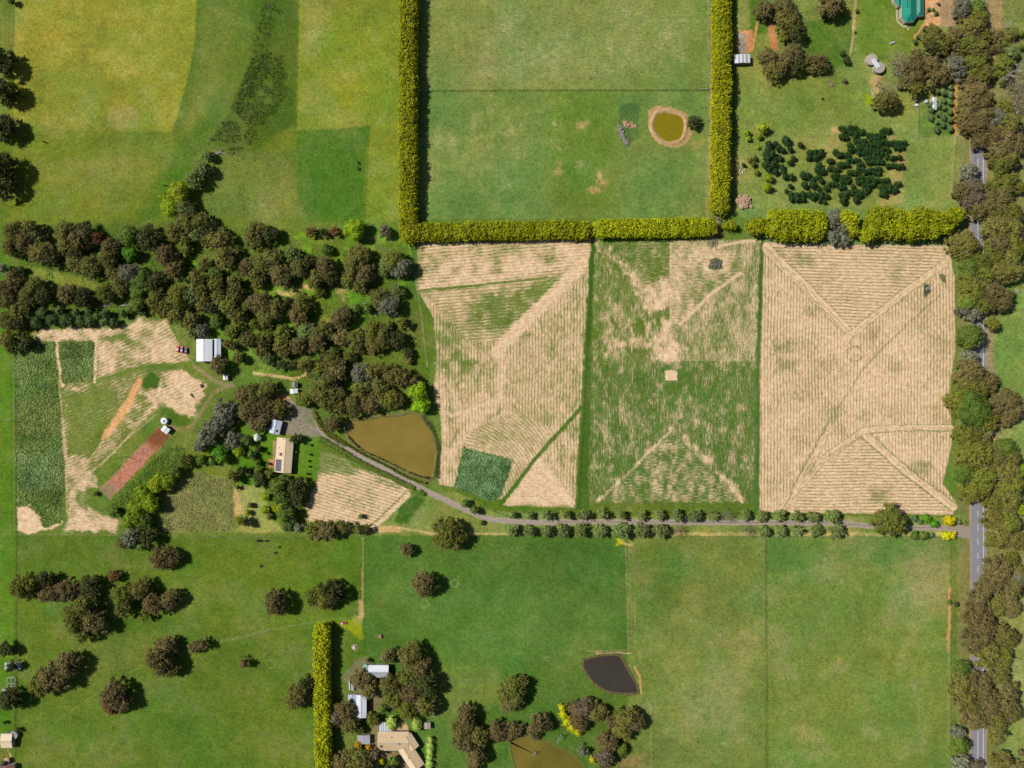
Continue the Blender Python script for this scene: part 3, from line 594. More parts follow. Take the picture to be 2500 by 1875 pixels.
VRG = strip('road_shoulder', [(2388, y) for y in range(-160, 2100, 25)], 11.6, 0.025, DIRT, jit=.5)
ROAD = strip('road', [(2388, y) for y in range(-160, 2100, 30)], 9.0, 0.05, ASPH)
eo = strip('edge_line', [(2400.5, y) for y in range(-160, 2100, 60)], .36, .058, WHT, kind=None); eo.parent = ROAD
me0 = None
for i, y in enumerate(range(-140, 2060, 34)):
    solid = (y > 380 and y < 980) or y > 1560
    l = 34*S if solid else 4.2
    x, yy = W(2387.3, y); o = MB().box(-.17, .17, -l/2, l/2, 0.058, .066).build('centre_line', WHT, ROAD); o.location = (x, yy, 0)
dp = K(9, [(500, 250), (560, 400), (640, 480), (700, 520), (1000, 690), (1300, 850), (1560, 980), (1800, 1090), (1950, 1155), (2200, 1188)]) + K(10, [(300, 1190), (900, 1190), (1500, 1192), (2100, 1195)]) + K(11, [(300, 1197), (650, 1200), (900, 1225), (1100, 1238), (1500, 1240), (1640, 1255), (1790, 1290)])
dps = smooth(dp, 8, False)
DW = strip('driveway', dps, 3.7, .032, DRV, jit=.22)
strip('entrance_apron', K(11, [(1640, 1262), (1700, 1275), (1775, 1285)]), 8, .04, mat('apron_gravel', (176, 160, 146), .95, .15, 1.0), jit=.3)
GRV = mat('driveway_crown', (150, 142, 108), .95, .2, .7)
strip('driveway_crown', dps[80:], .5, .038, GRV, jit=.12)

# ------------------------------------------------------------------ dams
def pond(name, pts, water, bank, bw, bh, brgb=None):
    ps = smooth(pts, 8); P = [Vector((*W(*p), 0)) for p in ps]; c = sum(P, Vector())/len(P); n = len(P)
    rings = []
    for off, z in ((-.6, -.15), (bw*.3, bh), (bw*.62, bh*.75), (bw, .012)):
        r = []
        for i, p in enumerate(P):
            d = (P[(i+1) % n]-P[i-1]).normalized(); nn = Vector((d.y, -d.x, 0)); nn = nn if nn.dot(p-c) > 0 else -nn
            j = 1+0.35*(vn(np.array([p.x]), np.array([p.y]), 5, 3)[0]-.5) if off > 0 else 1
            r.append(Vector((p.x+nn.x*off*j, p.y+nn.y*off*j, z)))
        rings.append(r)
    mb = MB(); vs = [v for r in rings for v in r]
    mb.add(vs, [(a*n+i, (a+1)*n+i, (a+1)*n+(i+1) % n, a*n+(i+1) % n) for a in range(3) for i in range(n)])
    b = mb.build(name+'_bank', bank); b['kind'] = 'structure'
    mb = MB(); mb.v = [(p.x, p.y, .045) for p in P]; mb.v.append((c.x, c.y, .045)); mb.f = [(i, (i+1) % n, n) for i in range(n)]
    w = mb.build(name, water); w['kind'] = 'structure'; return P
def watermat(name, rgb, rgb2):
    m = mat(name, rgb, .22, .05, .05, rgb2=rgb2, spec=.35); N = m.node_tree.nodes; L = m.node_tree.links
    nz = N.new('ShaderNodeTexNoise'); nz.inputs['Scale'].default_value = 1.4; nz.inputs['Detail'].default_value = 5
    g_ = N.new('ShaderNodeNewGeometry'); L.new(g_.outputs['Position'], nz.inputs['Vector'])
    bp = N.new('ShaderNodeBump'); bp.inputs['Strength'].default_value = .15; bp.inputs['Distance'].default_value = .2; L.new(nz.outputs[0], bp.inputs['Height']); L.new(bp.outputs[0], N['Principled BSDF'].inputs['Normal'])
    return m
pond('farm_dam', K(9, [(815, 345), (960, 330), (1080, 305), (1220, 300), (1340, 278), (1440, 330), (1500, 460), (1530, 560), (1525, 680), (1495, 815), (1420, 805), (1300, 760), (1100, 665), (930, 585), (850, 520), (800, 460), (785, 390)]),
     watermat('brown_water', (134, 115, 46), (148, 128, 58)), mat('dam_bank', (136, 130, 74), .95, .2, .6, rgb2=(92, 100, 46)), 2.4, .5)
pond('olive_pond', K(2, [(1235, 1020), (1265, 965), (1330, 950), (1440, 975), (1480, 1015), (1485, 1080), (1460, 1160), (1400, 1190), (1330, 1190), (1260, 1130), (1228, 1070)]),
     watermat('olive_water', (136, 122, 12), (142, 130, 20)), mat('clay_bank', (218, 176, 128), .95, .12, .5, rgb2=(168, 142, 96), bump=.6), 3.2, .55)
pond('dark_pond', K(14, [(645, 760), (700, 735), (800, 715), (920, 712), (960, 740), (1000, 820), (1060, 920), (1088, 980), (1085, 1020), (960, 1025), (830, 1000), (730, 930), (660, 840)]),
     watermat('dark_water', (66, 60, 52), (72, 66, 58)), mat('mud_bank', (116, 116, 62), .95, .2, .6, rgb2=(92, 66, 50)), 1.6, .3)
pond('lower_dam', K(14, [(-40, 1420), (30, 1370), (130, 1390), (300, 1430), (470, 1510), (560, 1560), (650, 1680), (650, 1900), (200, 1900), (60, 1620), (20, 1440)]),
     watermat('mud_water', (104, 100, 34), (132, 116, 48)), mat('reed_bank', (108, 124, 48), .95, .2, .6), 2.0, .3)
# the clay apron and cut notches of the olive pond
cl = K(2, [(1195, 920), (1320, 895), (1470, 940), (1515, 970), (1500, 1030), (1555, 1100), (1530, 1180), (1450, 1240), (1330, 1235), (1250, 1200), (1200, 1110), (1185, 1010)])
mb = MB(); ps = smooth(cl, 6); c0 = k1(2, 1360, 1070); P = [W(*p) for p in ps]; mb.v = [(x+random.uniform(-.5, .5), y+random.uniform(-.5, .5), .012) for x, y in P]+[(*W(*c0), .012)]; mb.f = [(i, (i+1) % len(P), len(P)) for i in range(len(P))]
mb.build('pond_apron', mat('clay_apron', (212, 160, 112), .95, .2, .25, rgb2=(150, 146, 88)))['kind'] = 'structure'

# ------------------------------------------------------------------ foliage
def canopy_mesh(name, lobes, leaf, dens, rnd=.55, core=0.82, clump=1.2, zmin=-.35, squash=1.0):
    """leaf-sized faces grouped in tufts over the outside of a union of ellipsoids, with a dense core inside whose dark leaf tone paints shade into the gaps"""
    Lb = np.array(lobes, float); V = []; CL = []; F = []
    cen = Lb[:, :3]; rad = Lb[:, 3:6]
    tufts = []
    for i in range(len(Lb)):
        area = 4*pi*((rad[i].prod())**(2/3.0)); nt_ = max(4, int(area*dens/7))
        d = rng.normal(size=(nt_*2, 3)); d /= np.linalg.norm(d, axis=1)[:, None]; d = d[d[:, 2] > zmin][:nt_]
        p = cen[i]+d*rad[i]*rng.uniform(.86, 1.08, (len(d), 1))
        ins = np.zeros(len(p), bool)
        for j in range(len(Lb)):
            if j != i: ins |= (((p-cen[j])/rad[j])**2).sum(1) < .72
        tufts.append(np.concatenate([p[~ins], (d/rad[i])[~ins], np.full((int((~ins).sum()), 1), rng.random())], 1))
    T_ = np.concatenate(tufts); nrm = T_[:, 3:6]/np.linalg.norm(T_[:, 3:6], axis=1)[:, None]; n = len(T_)
    k = 7
    tc = .55*T_[:, 6]+.45*rng.random(n)
    cen_ = np.repeat(T_[:, :3], k, 0)+rng.normal(size=(n*k, 3))*clump*np.array([.42, .42, .30]); nr = np.repeat(nrm, k, 0)+rng.normal(size=(n*k, 3))*rnd
    nr[:, 2] = np.abs(nr[:, 2])*.85+.10; nr /= np.linalg.norm(nr, axis=1)[:, None]
    a = rng.normal(size=(n*k, 3)); u = np.cross(nr, a); u /= np.linalg.norm(u, axis=1)[:, None]; w = np.cross(nr, u)
    s = leaf*rng.uniform(.6, 1.25, (n*k, 1)); s2 = s*rng.uniform(.5, .9, (n*k, 1))
    q = np.stack([cen_-u*s, cen_-w*s2, cen_+u*s, cen_+w*s2], 1).reshape(-1, 3)
    cc = np.clip(np.repeat(tc, k)+rng.normal(size=n*k)*.15, 0, 1)
    verts = [q]; cols = [np.repeat(cc, 4)]; faces = [np.arange(len(q)).reshape(-1, 4)]
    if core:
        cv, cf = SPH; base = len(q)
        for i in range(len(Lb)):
            v = cen[i]+cv*rad[i]*core*rng.uniform(.93, 1.05, (len(cv), 1)); verts.append(v); cols.append(np.full(len(v), .1)); faces.append(cf+base); base += len(v)  # darkest leaf tone on the core: shade between tufts put into the colour
    v = np.concatenate(verts).astype(np.float32); v[:, 2] = np.maximum(v[:, 2], .05); c = np.concatenate(cols).astype(np.float32); f = np.concatenate(faces)
    me = bpy.data.meshes.new(name); me.vertices.add(len(v)); me.vertices.foreach_set('co', v.ravel())
    me.loops.add(f.size); me.loops.foreach_set('vertex_index', f.ravel().astype(np.int32)); me.polygons.add(len(f)); me.polygons.foreach_set('loop_start', np.arange(0, f.size, 4, dtype=np.int32))
    me.update(calc_edges=True); a = me.attributes.new('clump', 'FLOAT', 'POINT'); a.data.foreach_set('value', c); return me
def _sph(nu=8, nv=5):
    vs = []; fs = []
    for j in range(nv+1):
        t = pi*j/nv
        for i in range(nu): vs.append((sin(t)*cos(2*pi*i/nu), sin(t)*sin(2*pi*i/nu), cos(t)))
    for j in range(nv):
        for i in range(nu): fs.append((j*nu+i, (j+1)*nu+i, (j+1)*nu+(i+1) % nu, j*nu+(i+1) % nu))
    return np.array(vs), np.array(fs)
SPH = _sph()
_G = .575
def LF(n, a, b, g=1.0): return leafmat(n, a, b, _G*g)
LM = dict(
 g=LF('gum_leaves', (86, 84, 32), (138, 132, 66)), b=LF('brown_gum_leaves', (88, 78, 40), (136, 122, 76)), o=LF('olive_leaves', (88, 92, 28), (132, 132, 50)),
 d=LF('dark_leaves', (50, 58, 22), (94, 96, 42)), n=LF('green_leaves', (74, 94, 28), (122, 138, 54)), y=LF('yellow_green_leaves', (112, 130, 14), (156, 170, 28)),
 l=LF('lime_leaves', (116, 146, 8), (160, 188, 20)), r=LF('bright_green_leaves', (72, 118, 16), (116, 158, 32)), s=LF('silver_leaves', (92, 94, 74), (146, 146, 118)),
 a=LF('avenue_leaves', (84, 98, 44), (140, 150, 84), .92), w=LF('bare_twigs', (112, 100, 78), (156, 142, 120)), k=LF('wattle_blossom', (170, 164, 2), (232, 220, 8), 1.1),
 h=LF('white_blossom', (200, 208, 184), (246, 246, 238)), t=LF('orange_blossom', (150, 100, 16), (214, 156, 26)), e=LF('rust_leaves', (92, 66, 34), (140, 100, 56)),
 m=LF('shrub_leaves', (62, 84, 36), (104, 124, 60)), q=LF('orchard_leaves', (28, 50, 16), (62, 92, 36)), v=LF('olive_tree_leaves', (74, 96, 50), (124, 142, 92)), p=LF('pale_conifer_leaves', (140, 160, 62), (194, 206, 112)),
 H=LF('hedge_leaves', (84, 90, 2), (172, 176, 4), .80), X=LF('cypress_leaves', (100, 102, 2), (166, 166, 4), .86), z=LF('purple_leaves', (94, 82, 64), (132, 118, 96)))
NOUN = dict(g='olive-brown gum tree', b='brown-leaved gum tree', o='olive-green gum tree', d='dark-leaved tree', n='mid-green tree', y='yellow-green tree', l='lime-green tree', r='bright green tree', s='silvery grey tree',
 a='grey-green avenue tree', w='leafless grey-brown tree', k='yellow-flowering wattle', h='white-blossomed shrub', t='orange-flowering shrub', e='rust-coloured tree', m='blue-green shrub', q='dark green orchard tree', v='grey-green olive tree', p='pale green conifer', z='purplish-grey shrub')
BARK = mat('bark', (150, 136, 116), .9, .2, 2.0); PALE = mat('dead_wood', (214, 206, 196), .85, .12, 2.0)

def gum_lobes(R, Ht, q):
    ex = q.uniform(.86, 1.12); L_ = [(q.uniform(-.1, .1)*R, q.uniform(-.1, .1)*R, Ht*.38, R*.60*ex, R*.58/ex, Ht*.22)]; n = int(7+R*R*.62)
    off = [(q.uniform(0, 2*pi), q.uniform(.8, 1.12)) for _ in range(5)]
    for i in range(n):
        a = i*2.4+q.uniform(-.45, .45); t = math.sqrt((i+.5)/n); rim = 1+.14*sum(cos((k+2)*a+off[k][0])*.5 for k in range(3))
        rr = R*.88*t*rim*q.uniform(.90, 1.06); rl = q.uniform(.85, 1.75)*min(1.25, .55+R*.08)
        z = Ht*(.34+.46*(1-t*t))+q.uniform(-1.1, .7)
        L_.append((rr*cos(a)*ex, rr*sin(a)/ex, max(rl, z), rl*q.uniform(.9, 1.25), rl*q.uniform(.9, 1.25), rl*.8))
    return L_
def dense_lobes(R, Ht, q):
    L_ = [(0, 0, Ht*.52, R*.78, R*.78, Ht*.46)]
    for i in range(int(7+R)):
        a = q.uniform(0, 2*pi); rr = R*q.uniform(.35, .68); rl = R*q.uniform(.28, .40)
        L_.append((rr*cos(a), rr*sin(a), Ht*q.uniform(.38, .72), rl, rl, rl*.9))
    return L_
PROTO = {}
def bare_mesh(R, Ht, q, name, fine=3):
    mb = MB()
    def br(p, d, L_, r, lv):
        e = p+d*L_; mb.tube(p, e, r, r*.6, 5)
        if lv > 0:
            for _ in range(3 if lv > 1 else 4):
                nd = (d+Vector((q.uniform(-1, 1), q.uniform(-1, 1), q.uniform(-.3, .6)))*.85).normalized(); br(p+d*L_*q.uniform(.45, 1), nd, L_*q.uniform(.55, .8), r*.55, lv-1)
    br(Vector((0, 0, 0)), Vector((0, 0, 1)), Ht*.35, R*.06, fine+1); return mb
def proto(style, size, var):
    key = (style, size, var)
    if key in PROTO: return PROTO[key]
    R = {'xs': 1.4, 's': 2.8, 'm': 5.5, 'l': 8.5, 'x': 11.5}[size]; q = random.Random(hash((style == 'gum', R, var)) % 9999)
    if style == 'gum':
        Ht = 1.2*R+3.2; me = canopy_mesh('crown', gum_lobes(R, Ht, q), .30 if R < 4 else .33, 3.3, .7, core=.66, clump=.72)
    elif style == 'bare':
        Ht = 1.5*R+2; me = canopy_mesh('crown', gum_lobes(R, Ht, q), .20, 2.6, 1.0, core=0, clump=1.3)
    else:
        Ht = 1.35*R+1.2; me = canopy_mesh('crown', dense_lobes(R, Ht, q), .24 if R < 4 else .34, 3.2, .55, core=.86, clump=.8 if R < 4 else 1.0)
    mb = MB(); tr = .06*R+.08; mb.tube((0, 0, 0), (0, 0, Ht*.45), tr, tr*.7, 8)
    for i in range(5):
        a = i*2*pi/5+q.uniform(-.4, .4); e = (R*.62*cos(a), R*.62*sin(a), Ht*q.uniform(.62, .82)); mb.tube((0, 0, Ht*.35), e, tr*.55, tr*.16, 5)
        for _ in range(2):
            b_ = a+q.uniform(-.8, .8); mb.tube(tuple(v*.6+(Ht*.14 if k_ == 2 else 0) for k_, v in enumerate(e)), (R*.9*cos(b_), R*.9*sin(b_), Ht*q.uniform(.7, .9)), tr*.25, tr*.08, 4)
    tm = bpy.data.meshes.new('trunk'); tm.from_pydata(mb.v, [], mb.f); tm.materials.append(BARK)
    PROTO[key] = (me, tm, R, Ht); return PROTO[key]
LEAFED = {}
PLACED = []
def tree(px, py, R, kind, group, z=0, name=None):
    style = 'gum' if kind in 'gboedsaz' else ('bare' if kind == 'w' else 'dense')
    if kind in 'qvmkhtp' or (R < 3 and kind not in 'w'): style = 'dense'
    if kind == 'v' or R < 2.6: style = 'dense'
    size = 'xs' if R < 2 else 's' if R < 4 else 'm' if R < 7 else 'l' if R < 10 else 'x'
    me, tm, R0, H0 = proto(style, size, random.randrange(3)); s = R/R0
    key = (me.name, kind)
    if key not in LEAFED: c = me.copy(); c.name = 'crown'; c.materials.clear(); c.materials.append(LM[kind]); LEAFED[key] = c
    sh_ = s*random.uniform(.88, 1.08); x, y = W(px, py, H0*sh_*.55)
    nm = name or {'k': 'wattle', 'q': 'orchard_tree', 'v': 'olive_tree', 'm': 'shrub', 'h': 'shrub', 't': 'shrub', 'p': 'conifer', 'z': 'shrub'}.get(kind, 'gum_tree' if kind in 'gbo' else ('shrub' if R < 2.2 else 'tree'))
    rz = random.uniform(0, 2*pi)
    if R < 2.6:
        root = bpy.data.objects.new(nm, LEAFED[key]); C.objects.link(root)
        root.location = (x, y, z); root.rotation_euler = (0, 0, rz); root.scale = (s, s*random.uniform(.9, 1.1), sh_)
    else:
        root = empty(nm, (x, y, z), rz); root.scale = (s*random.uniform(.94, 1.08), s*random.uniform(.94, 1.08), sh_)
        c = bpy.data.objects.new('crown', LEAFED[key]); C.objects.link(c); c.parent = root
        t = bpy.data.objects.new('trunk', tm); C.objects.link(t); t.parent = root
    root['group'] = group; root['category'] = 'shrub' if 'shrub' in NOUN[kind] or (R < 1.6 and kind not in 'qv') else 'tree'
    PLACED.append((root, kind, px, py, R)); return root

def inpoly(pts, keep=None):
    xs = [p[0] for p in pts]; ys = [p[1] for p in pts]
    def f():
        while True:
            x = random.uniform(min(xs), max(xs)); y = random.uniform(min(ys), max(ys)); c = False
            for i in range(len(pts)):
                (ax, ay), (bx, by) = pts[i-1], pts[i]
                if (ay > y) != (by > y) and x < (bx-ax)*(y-ay)/(by-ay)+ax: c = not c
            if c and (keep is None or vn(np.array([x]), np.array([y]), 22, 7)[0] > keep): return x, y
    return f
TR = {
0: ("trees along the left paddock edge", "10 510 112 d;5 765 118 d;8 1070 112 d;5 1400 120 d;22 1560 108 d;95 8 38 d;1745 1310 58 a;1700 1420 80 a;1640 1510 84 a;1500 1630 105 y"),
4: ("gum trees of the left woodland", "1560 150 90 a;1440 140 90 y;1400 60 60 y;1580 270 105 g;1480 350 90 g;1680 270 95 g;1850 410 100 g;1890 560 95 g;1760 330 80 d;2130 400 90 g;110 340 85 g;200 430 95 b;90 480 85 g;340 520 100 g;250 310 75 g;440 560 80 d;540 350 95 g;660 400 95 b;570 470 95 g;720 340 80 d;640 600 90 g;760 640 95 g;820 400 58 e;930 480 88 b;920 580 80 g;1080 370 100 n;1250 400 115 d;1100 530 66 r;1390 550 100 b;1460 650 100 b;1080 700 95 s;960 700 75 g;1200 760 95 n;1010 800 85 g;890 860 85 o;1160 850 70 n;1290 780 80 d;1160 970 60 n;560 870 88 b;700 900 78 d;290 810 85 g;230 890 90 g;110 770 85 b;40 840 85 b;60 930 85 g;370 890 75 d;170 1010 80 g;50 1100 90 g;170 1110 65 d;60 1250 80 g;95 1330 50 o;210 1290 70 d;30 660 48 s;175 670 38 d;1500 890 100 o;1610 880 85 a;1300 930 66 g;1400 980 78 g;1480 1050 80 g;1330 1000 66 o;1600 1090 75 g;1660 750 80 g;1700 840 72 g;1810 700 62 n;1830 790 75 o;1850 890 75 g;1970 770 66 g;1990 850 75 g;2090 650 80 b;2170 720 80 g;1930 970 80 o;2000 1070 75 g;1830 1110 60 n;1700 1180 60 s;1600 1200 50 a;2150 950 80 b;1780 990 66 d;1710 950 66 g;2100 1260 75 g;2190 1360 60 g;1960 1190 62 o;2010 1410 55 g;1930 1300 50 g;2150 1130 60 o"),
-4: ("shrubs in the band above the stubble strip", "360 1030 55 m;440 1095 55 m;560 1095 62 m;680 1105 55 m;640 1035 45 m;760 1095 55 m;880 1110 48 m;960 1112 45 m;720 930 55 m;890 1040 50 m;1040 1040 42 m;300 1115 55 m;1200 1030 36 m;500 1015 48 m;750 1020 46 m;250 1060 50 m;820 1060 45 n;1100 1000 40 n"),
5: ("gum trees of the middle woodland", "20 330 80 g;140 370 80 d;610 500 55 n;170 570 85 g;60 630 85 g;220 710 95 b;320 540 80 a;380 650 85 g;470 590 60 d;600 640 90 b;540 730 75 g;650 740 70 d;880 560 100 g;830 650 85 g;790 750 75 o;930 710 85 b;900 790 75 g;1170 590 95 o;1250 650 85 s;1100 690 50 n;60 950 100 b;170 1000 90 g;100 1080 75 g;400 980 90 g;370 1060 75 b;740 1070 92 b;1060 910 90 g;1130 970 90 s;1000 1190 90 o;1090 1230 90 g;1000 1290 85 g;860 1260 95 g;750 1240 80 b;540 1260 95 b;440 1190 90 a;240 1210 75 o;600 1180 75 g;1210 1260 80 d;60 1270 70 g;230 1310 70 g;380 1300 75 b;650 1440 85 g;710 1520 78 b;900 1540 85 s;1010 1530 78 g;1150 1560 95 g;1240 1570 80 g;1350 1600 50 b;1310 1440 36 b;560 1500 66 o;230 1470 45 d;330 1470 40 d;620 1610 90 g;800 1400 55 o;430 1460 40 n"),
-5: ("shrubs and trees below the left paddock", "478 350 46 e;585 355 40 d;675 340 45 e;845 330 98 l;1105 345 56 z"),
9: ("gum trees round the farmhouse and dam", "90 90 90 g;30 230 85 b;120 260 80 b;200 240 85 g;60 350 72 b;110 170 55 g;560 110 100 g;440 150 66 o;680 110 90 g;620 195 75 o;840 200 90 g;730 230 70 g;985 190 95 b;1140 150 95 o;1060 60 90 g;1215 165 62 g;900 90 75 g;1385 100 88 l;1415 205 82 l;1320 90 55 n;665 350 72 b;395 170 55 n;350 490 46 d;1640 1300 140 o;1285 1425 58 b"),
-9: ("garden trees near the beige farmhouse", "30 478 34 h;35 575 34 d;40 755 46 n;50 840 50 d;130 775 42 o;10 660 30 d;100 975 44 y;100 1085 44 y;130 1150 28 o;200 890 80 n;240 980 80 n;360 900 92 d;220 1070 60 y;270 1120 78 n;370 1000 72 d;310 1200 60 m;375 1240 46 s;110 610 14 n;120 700 16 z;250 840 60 n;270 1230 50 m"),
-99: ("trees along the lower boundary of the house paddock", "500 1265 72 o;625 1260 78 b;730 1245 58 g;800 1235 42 d;870 1252 46 g;940 1255 42 d;900 1145 28 n;550 1290 50 b"),
-999: ("young trees planted beside the driveway bend", "1785 1035 44 n;1860 1090 46 n;1920 1195 28 n;475 540 12 n;470 620 11 n;460 675 11 n;463 720 11 n;450 785 12 d;350 600 14 y;330 700 12 n;325 760 12 d"),
8: ("silvery and brown trees beside the farmhouse", "1890 270 100 s;1830 380 100 s;1740 470 82 s;1680 550 60 s;1960 500 70 s;2090 260 90 b;2140 110 85 g;2160 360 72 b;2040 110 80 b;1860 600 68 r;1880 650 60 r;1700 670 55 n;1790 680 40 n;1560 680 62 o"),
-8: ("yellow-green trees in the diagonal belt", "1480 760 66 n;1410 840 80 y;1320 880 80 y;1220 950 85 y;1270 1030 85 y;1160 1080 90 y;1110 1170 88 y;1210 1180 80 n;1340 810 45 y;960 1100 50 n;1000 1130 36 n;800 950 26 n;1100 1320 85 s;1250 1320 80 d;1040 1370 55 b;1190 1400 50 n;1360 1500 100 b;1470 1490 66 b"),
-88: ("small trees in the garden orchard", "2168 472 34 h;2075 500 52 n;2020 600 52 y;2120 620 42 n;2040 750 44 d;2100 780 38 o;2180 800 55 d;1960 800 50 o;2010 900 22 d;2110 1050 32 b;2090 1110 30 y;2040 1185 50 o;2100 1195 36 s;2170 690 34 n;2160 570 30 n"),
12: ("gum trees of the lower left paddock", "190 130 120 o;400 190 80 b;380 70 70 d;570 160 92 b;760 130 88 d;700 300 100 g;630 410 110 o;780 430 100 b;700 530 70 o;960 40 55 e;1030 200 92 o;1040 310 76 g;1180 150 82 g;1290 280 85 b;1430 240 85 b;1220 380 50 o;50 660 62 d;560 790 105 b;430 900 110 b;330 960 95 o;1390 640 90 b;1340 760 118 b;1440 820 70 g;1640 640 58 b;1710 615 46 b;960 1050 115 b;930 1130 92 e;1040 1110 70 b;2060 775 46 b;95 800 46 d;80 1080 92 d;150 1340 22 d;30 1620 34 z;40 1275 16 d"),
13: ("gum trees round the lower homestead", "180 270 100 b;660 180 100 d;590 240 88 o;500 230 70 o;1430 110 98 b;1130 720 66 b;1320 710 100 g;1400 820 95 b;1300 880 90 o;1450 960 95 d;1330 1040 95 b;1440 1130 95 g;1200 1080 90 o;1140 960 80 g;1300 1160 95 o;900 920 82 b;970 1000 70 b;770 1180 85 b;700 1240 66 z;380 1030 95 g;440 950 70 d;330 1100 72 o;810 1290 70 g;880 1330 52 g;1000 1250 60 o;1080 1160 46 n;870 1580 90 g;750 1610 85 b;930 1630 80 b;880 1462 38 t;965 1490 34 t;1075 1605 32 k;1020 1530 46 z;1180 1600 50 n;1140 1660 46 d;1790 1230 90 b;1770 1330 95 g;1800 1450 95 b;1890 1400 88 g;1870 1550 90 b;2060 1360 80 b;2140 1030 90 g;2150 1120 70 b;2160 1380 60 b;960 750 22 b;1850 1640 60 b"),
14: ("trees round the lower dam", "60 1000 95 o;50 1090 80 g;110 930 50 g;50 1340 66 b;260 1290 75 b;330 1290 60 d;220 1370 55 b;640 1160 95 z;740 1190 80 g;600 1250 80 b;540 1140 50 b;1000 1240 95 g;960 1320 92 g;1080 1270 80 b;880 1270 60 b;840 1450 88 b;820 1560 88 z;960 1510 55 n;630 1520 46 s;715 1590 34 k;800 1620 50 d"),
3: ("trees of the upper right smallholding", "30 80 82 b;200 70 98 b;230 180 100 g;290 280 70 d;190 310 52 o;590 20 105 b;650 90 60 o;540 120 42 d;60 480 80 b;100 590 80 g;190 520 80 b;270 450 82 b;290 560 62 d;400 500 56 g;385 590 32 n;490 530 72 b;240 590 32 n;715 510 36 d;680 452 24 d;785 270 12 n;805 88 17 n;510 830 10 d;1060 760 70 w;1050 850 90 g;1120 860 50 g;700 680 20 z;1160 730 28 z"),
-3: ("trees behind the teal-roofed house", "1700 60 80 s;1830 60 72 n;1830 150 82 o;1780 230 98 g;1440 290 82 g;1530 370 95 g;1450 400 72 d;1620 330 95 b;1720 370 98 o;1810 400 98 g;1880 300 72 o;1150 500 82 w;1150 600 72 w;1300 460 60 b;1290 560 90 b;1430 560 82 b;1280 660 82 b;1500 620 82 b;1640 560 90 s;1800 540 98 o;1870 620 82 g;1840 480 90 g;1310 740 70 o;1420 720 46 g;1980 300 62 b;2000 400 55 b;2040 560 90 o;2090 500 55 n;1380 240 26 d;1320 310 20 m;1290 350 20 m;1470 110 18 m;1450 80 14 m;1410 80 14 m;1490 30 14 z"),
7: ("roadside gum trees", "1790 70 105 z;1920 100 90 b;1830 170 72 b;2030 70 100 b;2010 180 95 g;2110 190 95 o;1980 330 110 g;2100 330 105 g;2010 440 98 b;2120 460 105 o;1960 560 90 o;2080 590 105 g;1750 640 95 n;1850 600 90 o;1880 700 98 o;2030 690 98 g;1740 760 82 o;2120 670 90 g;1790 840 110 o;1950 880 110 b;2030 930 95 b;1730 940 82 n;1850 960 82 o;1790 1040 62 s;1690 1010 50 s;1950 1120 62 o;1750 1410 64 s;1760 1540 125 b;1900 1620 90 b;1660 1570 55 g"),
-7: ("rounded roadside trees", "1710 455 118 g;1765 1232 122 n"),
-33: ("roadside gum trees above the hedge row", "1760 690 62 b;1800 780 98 b;1880 850 90 b;1750 880 90 b;1710 990 72 b;1880 960 82 b;1800 1060 98 b;2010 980 82 s;2050 900 72 o;2100 1050 98 g;2150 720 98 w;2180 860 82 w;2060 1180 108 b;1850 1190 70 b;1950 1150 90 b;2000 1280 98 b;2080 1350 90 g;2010 1400 72 o;2150 1200 90 b;1750 1440 68 s;1750 1500 55 s;1790 1590 98 z;2050 1560 98 o;1920 1610 82 g;1690 1620 70 b;2180 1580 60 o;2190 290 28 n;2140 240 18 n;2190 400 26 n;2160 470 30 n"),
11: ("roadside gum trees below the round tree", "1780 80 130 o;1650 190 98 o;1780 240 155 n;1870 330 115 o;2060 180 120 b;2120 260 98 b;1740 460 105 o;1850 490 88 g;1810 620 140 o;1950 640 115 g;2060 560 98 n;2090 660 88 g;1700 760 105 n;1860 820 130 o;1800 920 110 o;2060 780 115 g;2100 870 105 o;2180 760 60 y;1970 1020 82 o;2080 1000 105 g;1960 1160 90 g;2080 1190 115 o;2010 1300 100 g;1940 1350 60 o;2140 1340 88 g;2180 1070 66 y;2010 1590 105 b;2110 1510 62 o;2150 1640 80 g;2150 1245 24 k;2140 955 20 k;1090 1190 128 o"),
-11: ("shrubs at the driveway entrance", "1385 1160 46 r;1450 1205 40 r;1290 1160 32 v;1335 1185 22 v;1290 1305 45 n;1360 1305 48 n;1430 1300 28 v;1580 1180 54 k;1555 1305 42 k;1602 1302 42 k;1662 1190 20 s;1702 1188 15 y"),
15: ("roadside gum trees near the lower edge", "1960 60 100 b;1850 190 98 b;2100 150 105 b;2160 60 82 s;1800 350 98 b;1880 450 105 b;2060 550 98 g;1830 570 110 b;1910 690 112 g;2030 720 95 o;1690 820 80 n;2010 870 88 g;1670 960 88 g;1850 950 95 b;1740 1080 112 g;1890 1120 125 b;2060 1090 112 b;1800 1230 105 b;1970 1240 112 g;2100 1190 88 g;1990 1380 78 g;1660 1360 60 s;1680 1470 78 n;1680 1610 66 s;1800 1650 75 z;2030 1610 80 g;2190 1530 36 b;2180 1650 50 b;2100 300 88 b;1990 300 70 g;1790 275 42 y;1640 280 26 d;1580 260 20 n"),
}
for key, (grp, txt) in TR.items():
    k = {-4: 4, -5: 5, -9: 9, -99: 9, -999: 9, -8: 8, -88: 8, -3: 3, -7: 7, -33: 3, -11: 11}.get(key, key)
    for it in txt.split(';'):
        x, y, r, kd = it.split(); px, py = k1(k, float(x), float(y)); tree(px, py, float(r)*Q*S*((1.14 if k in (3, 7, 11, 15, 12, 13, 14) else 1.06) if kd in 'gbods' and float(r) > 60 else 1.0), kd, grp)
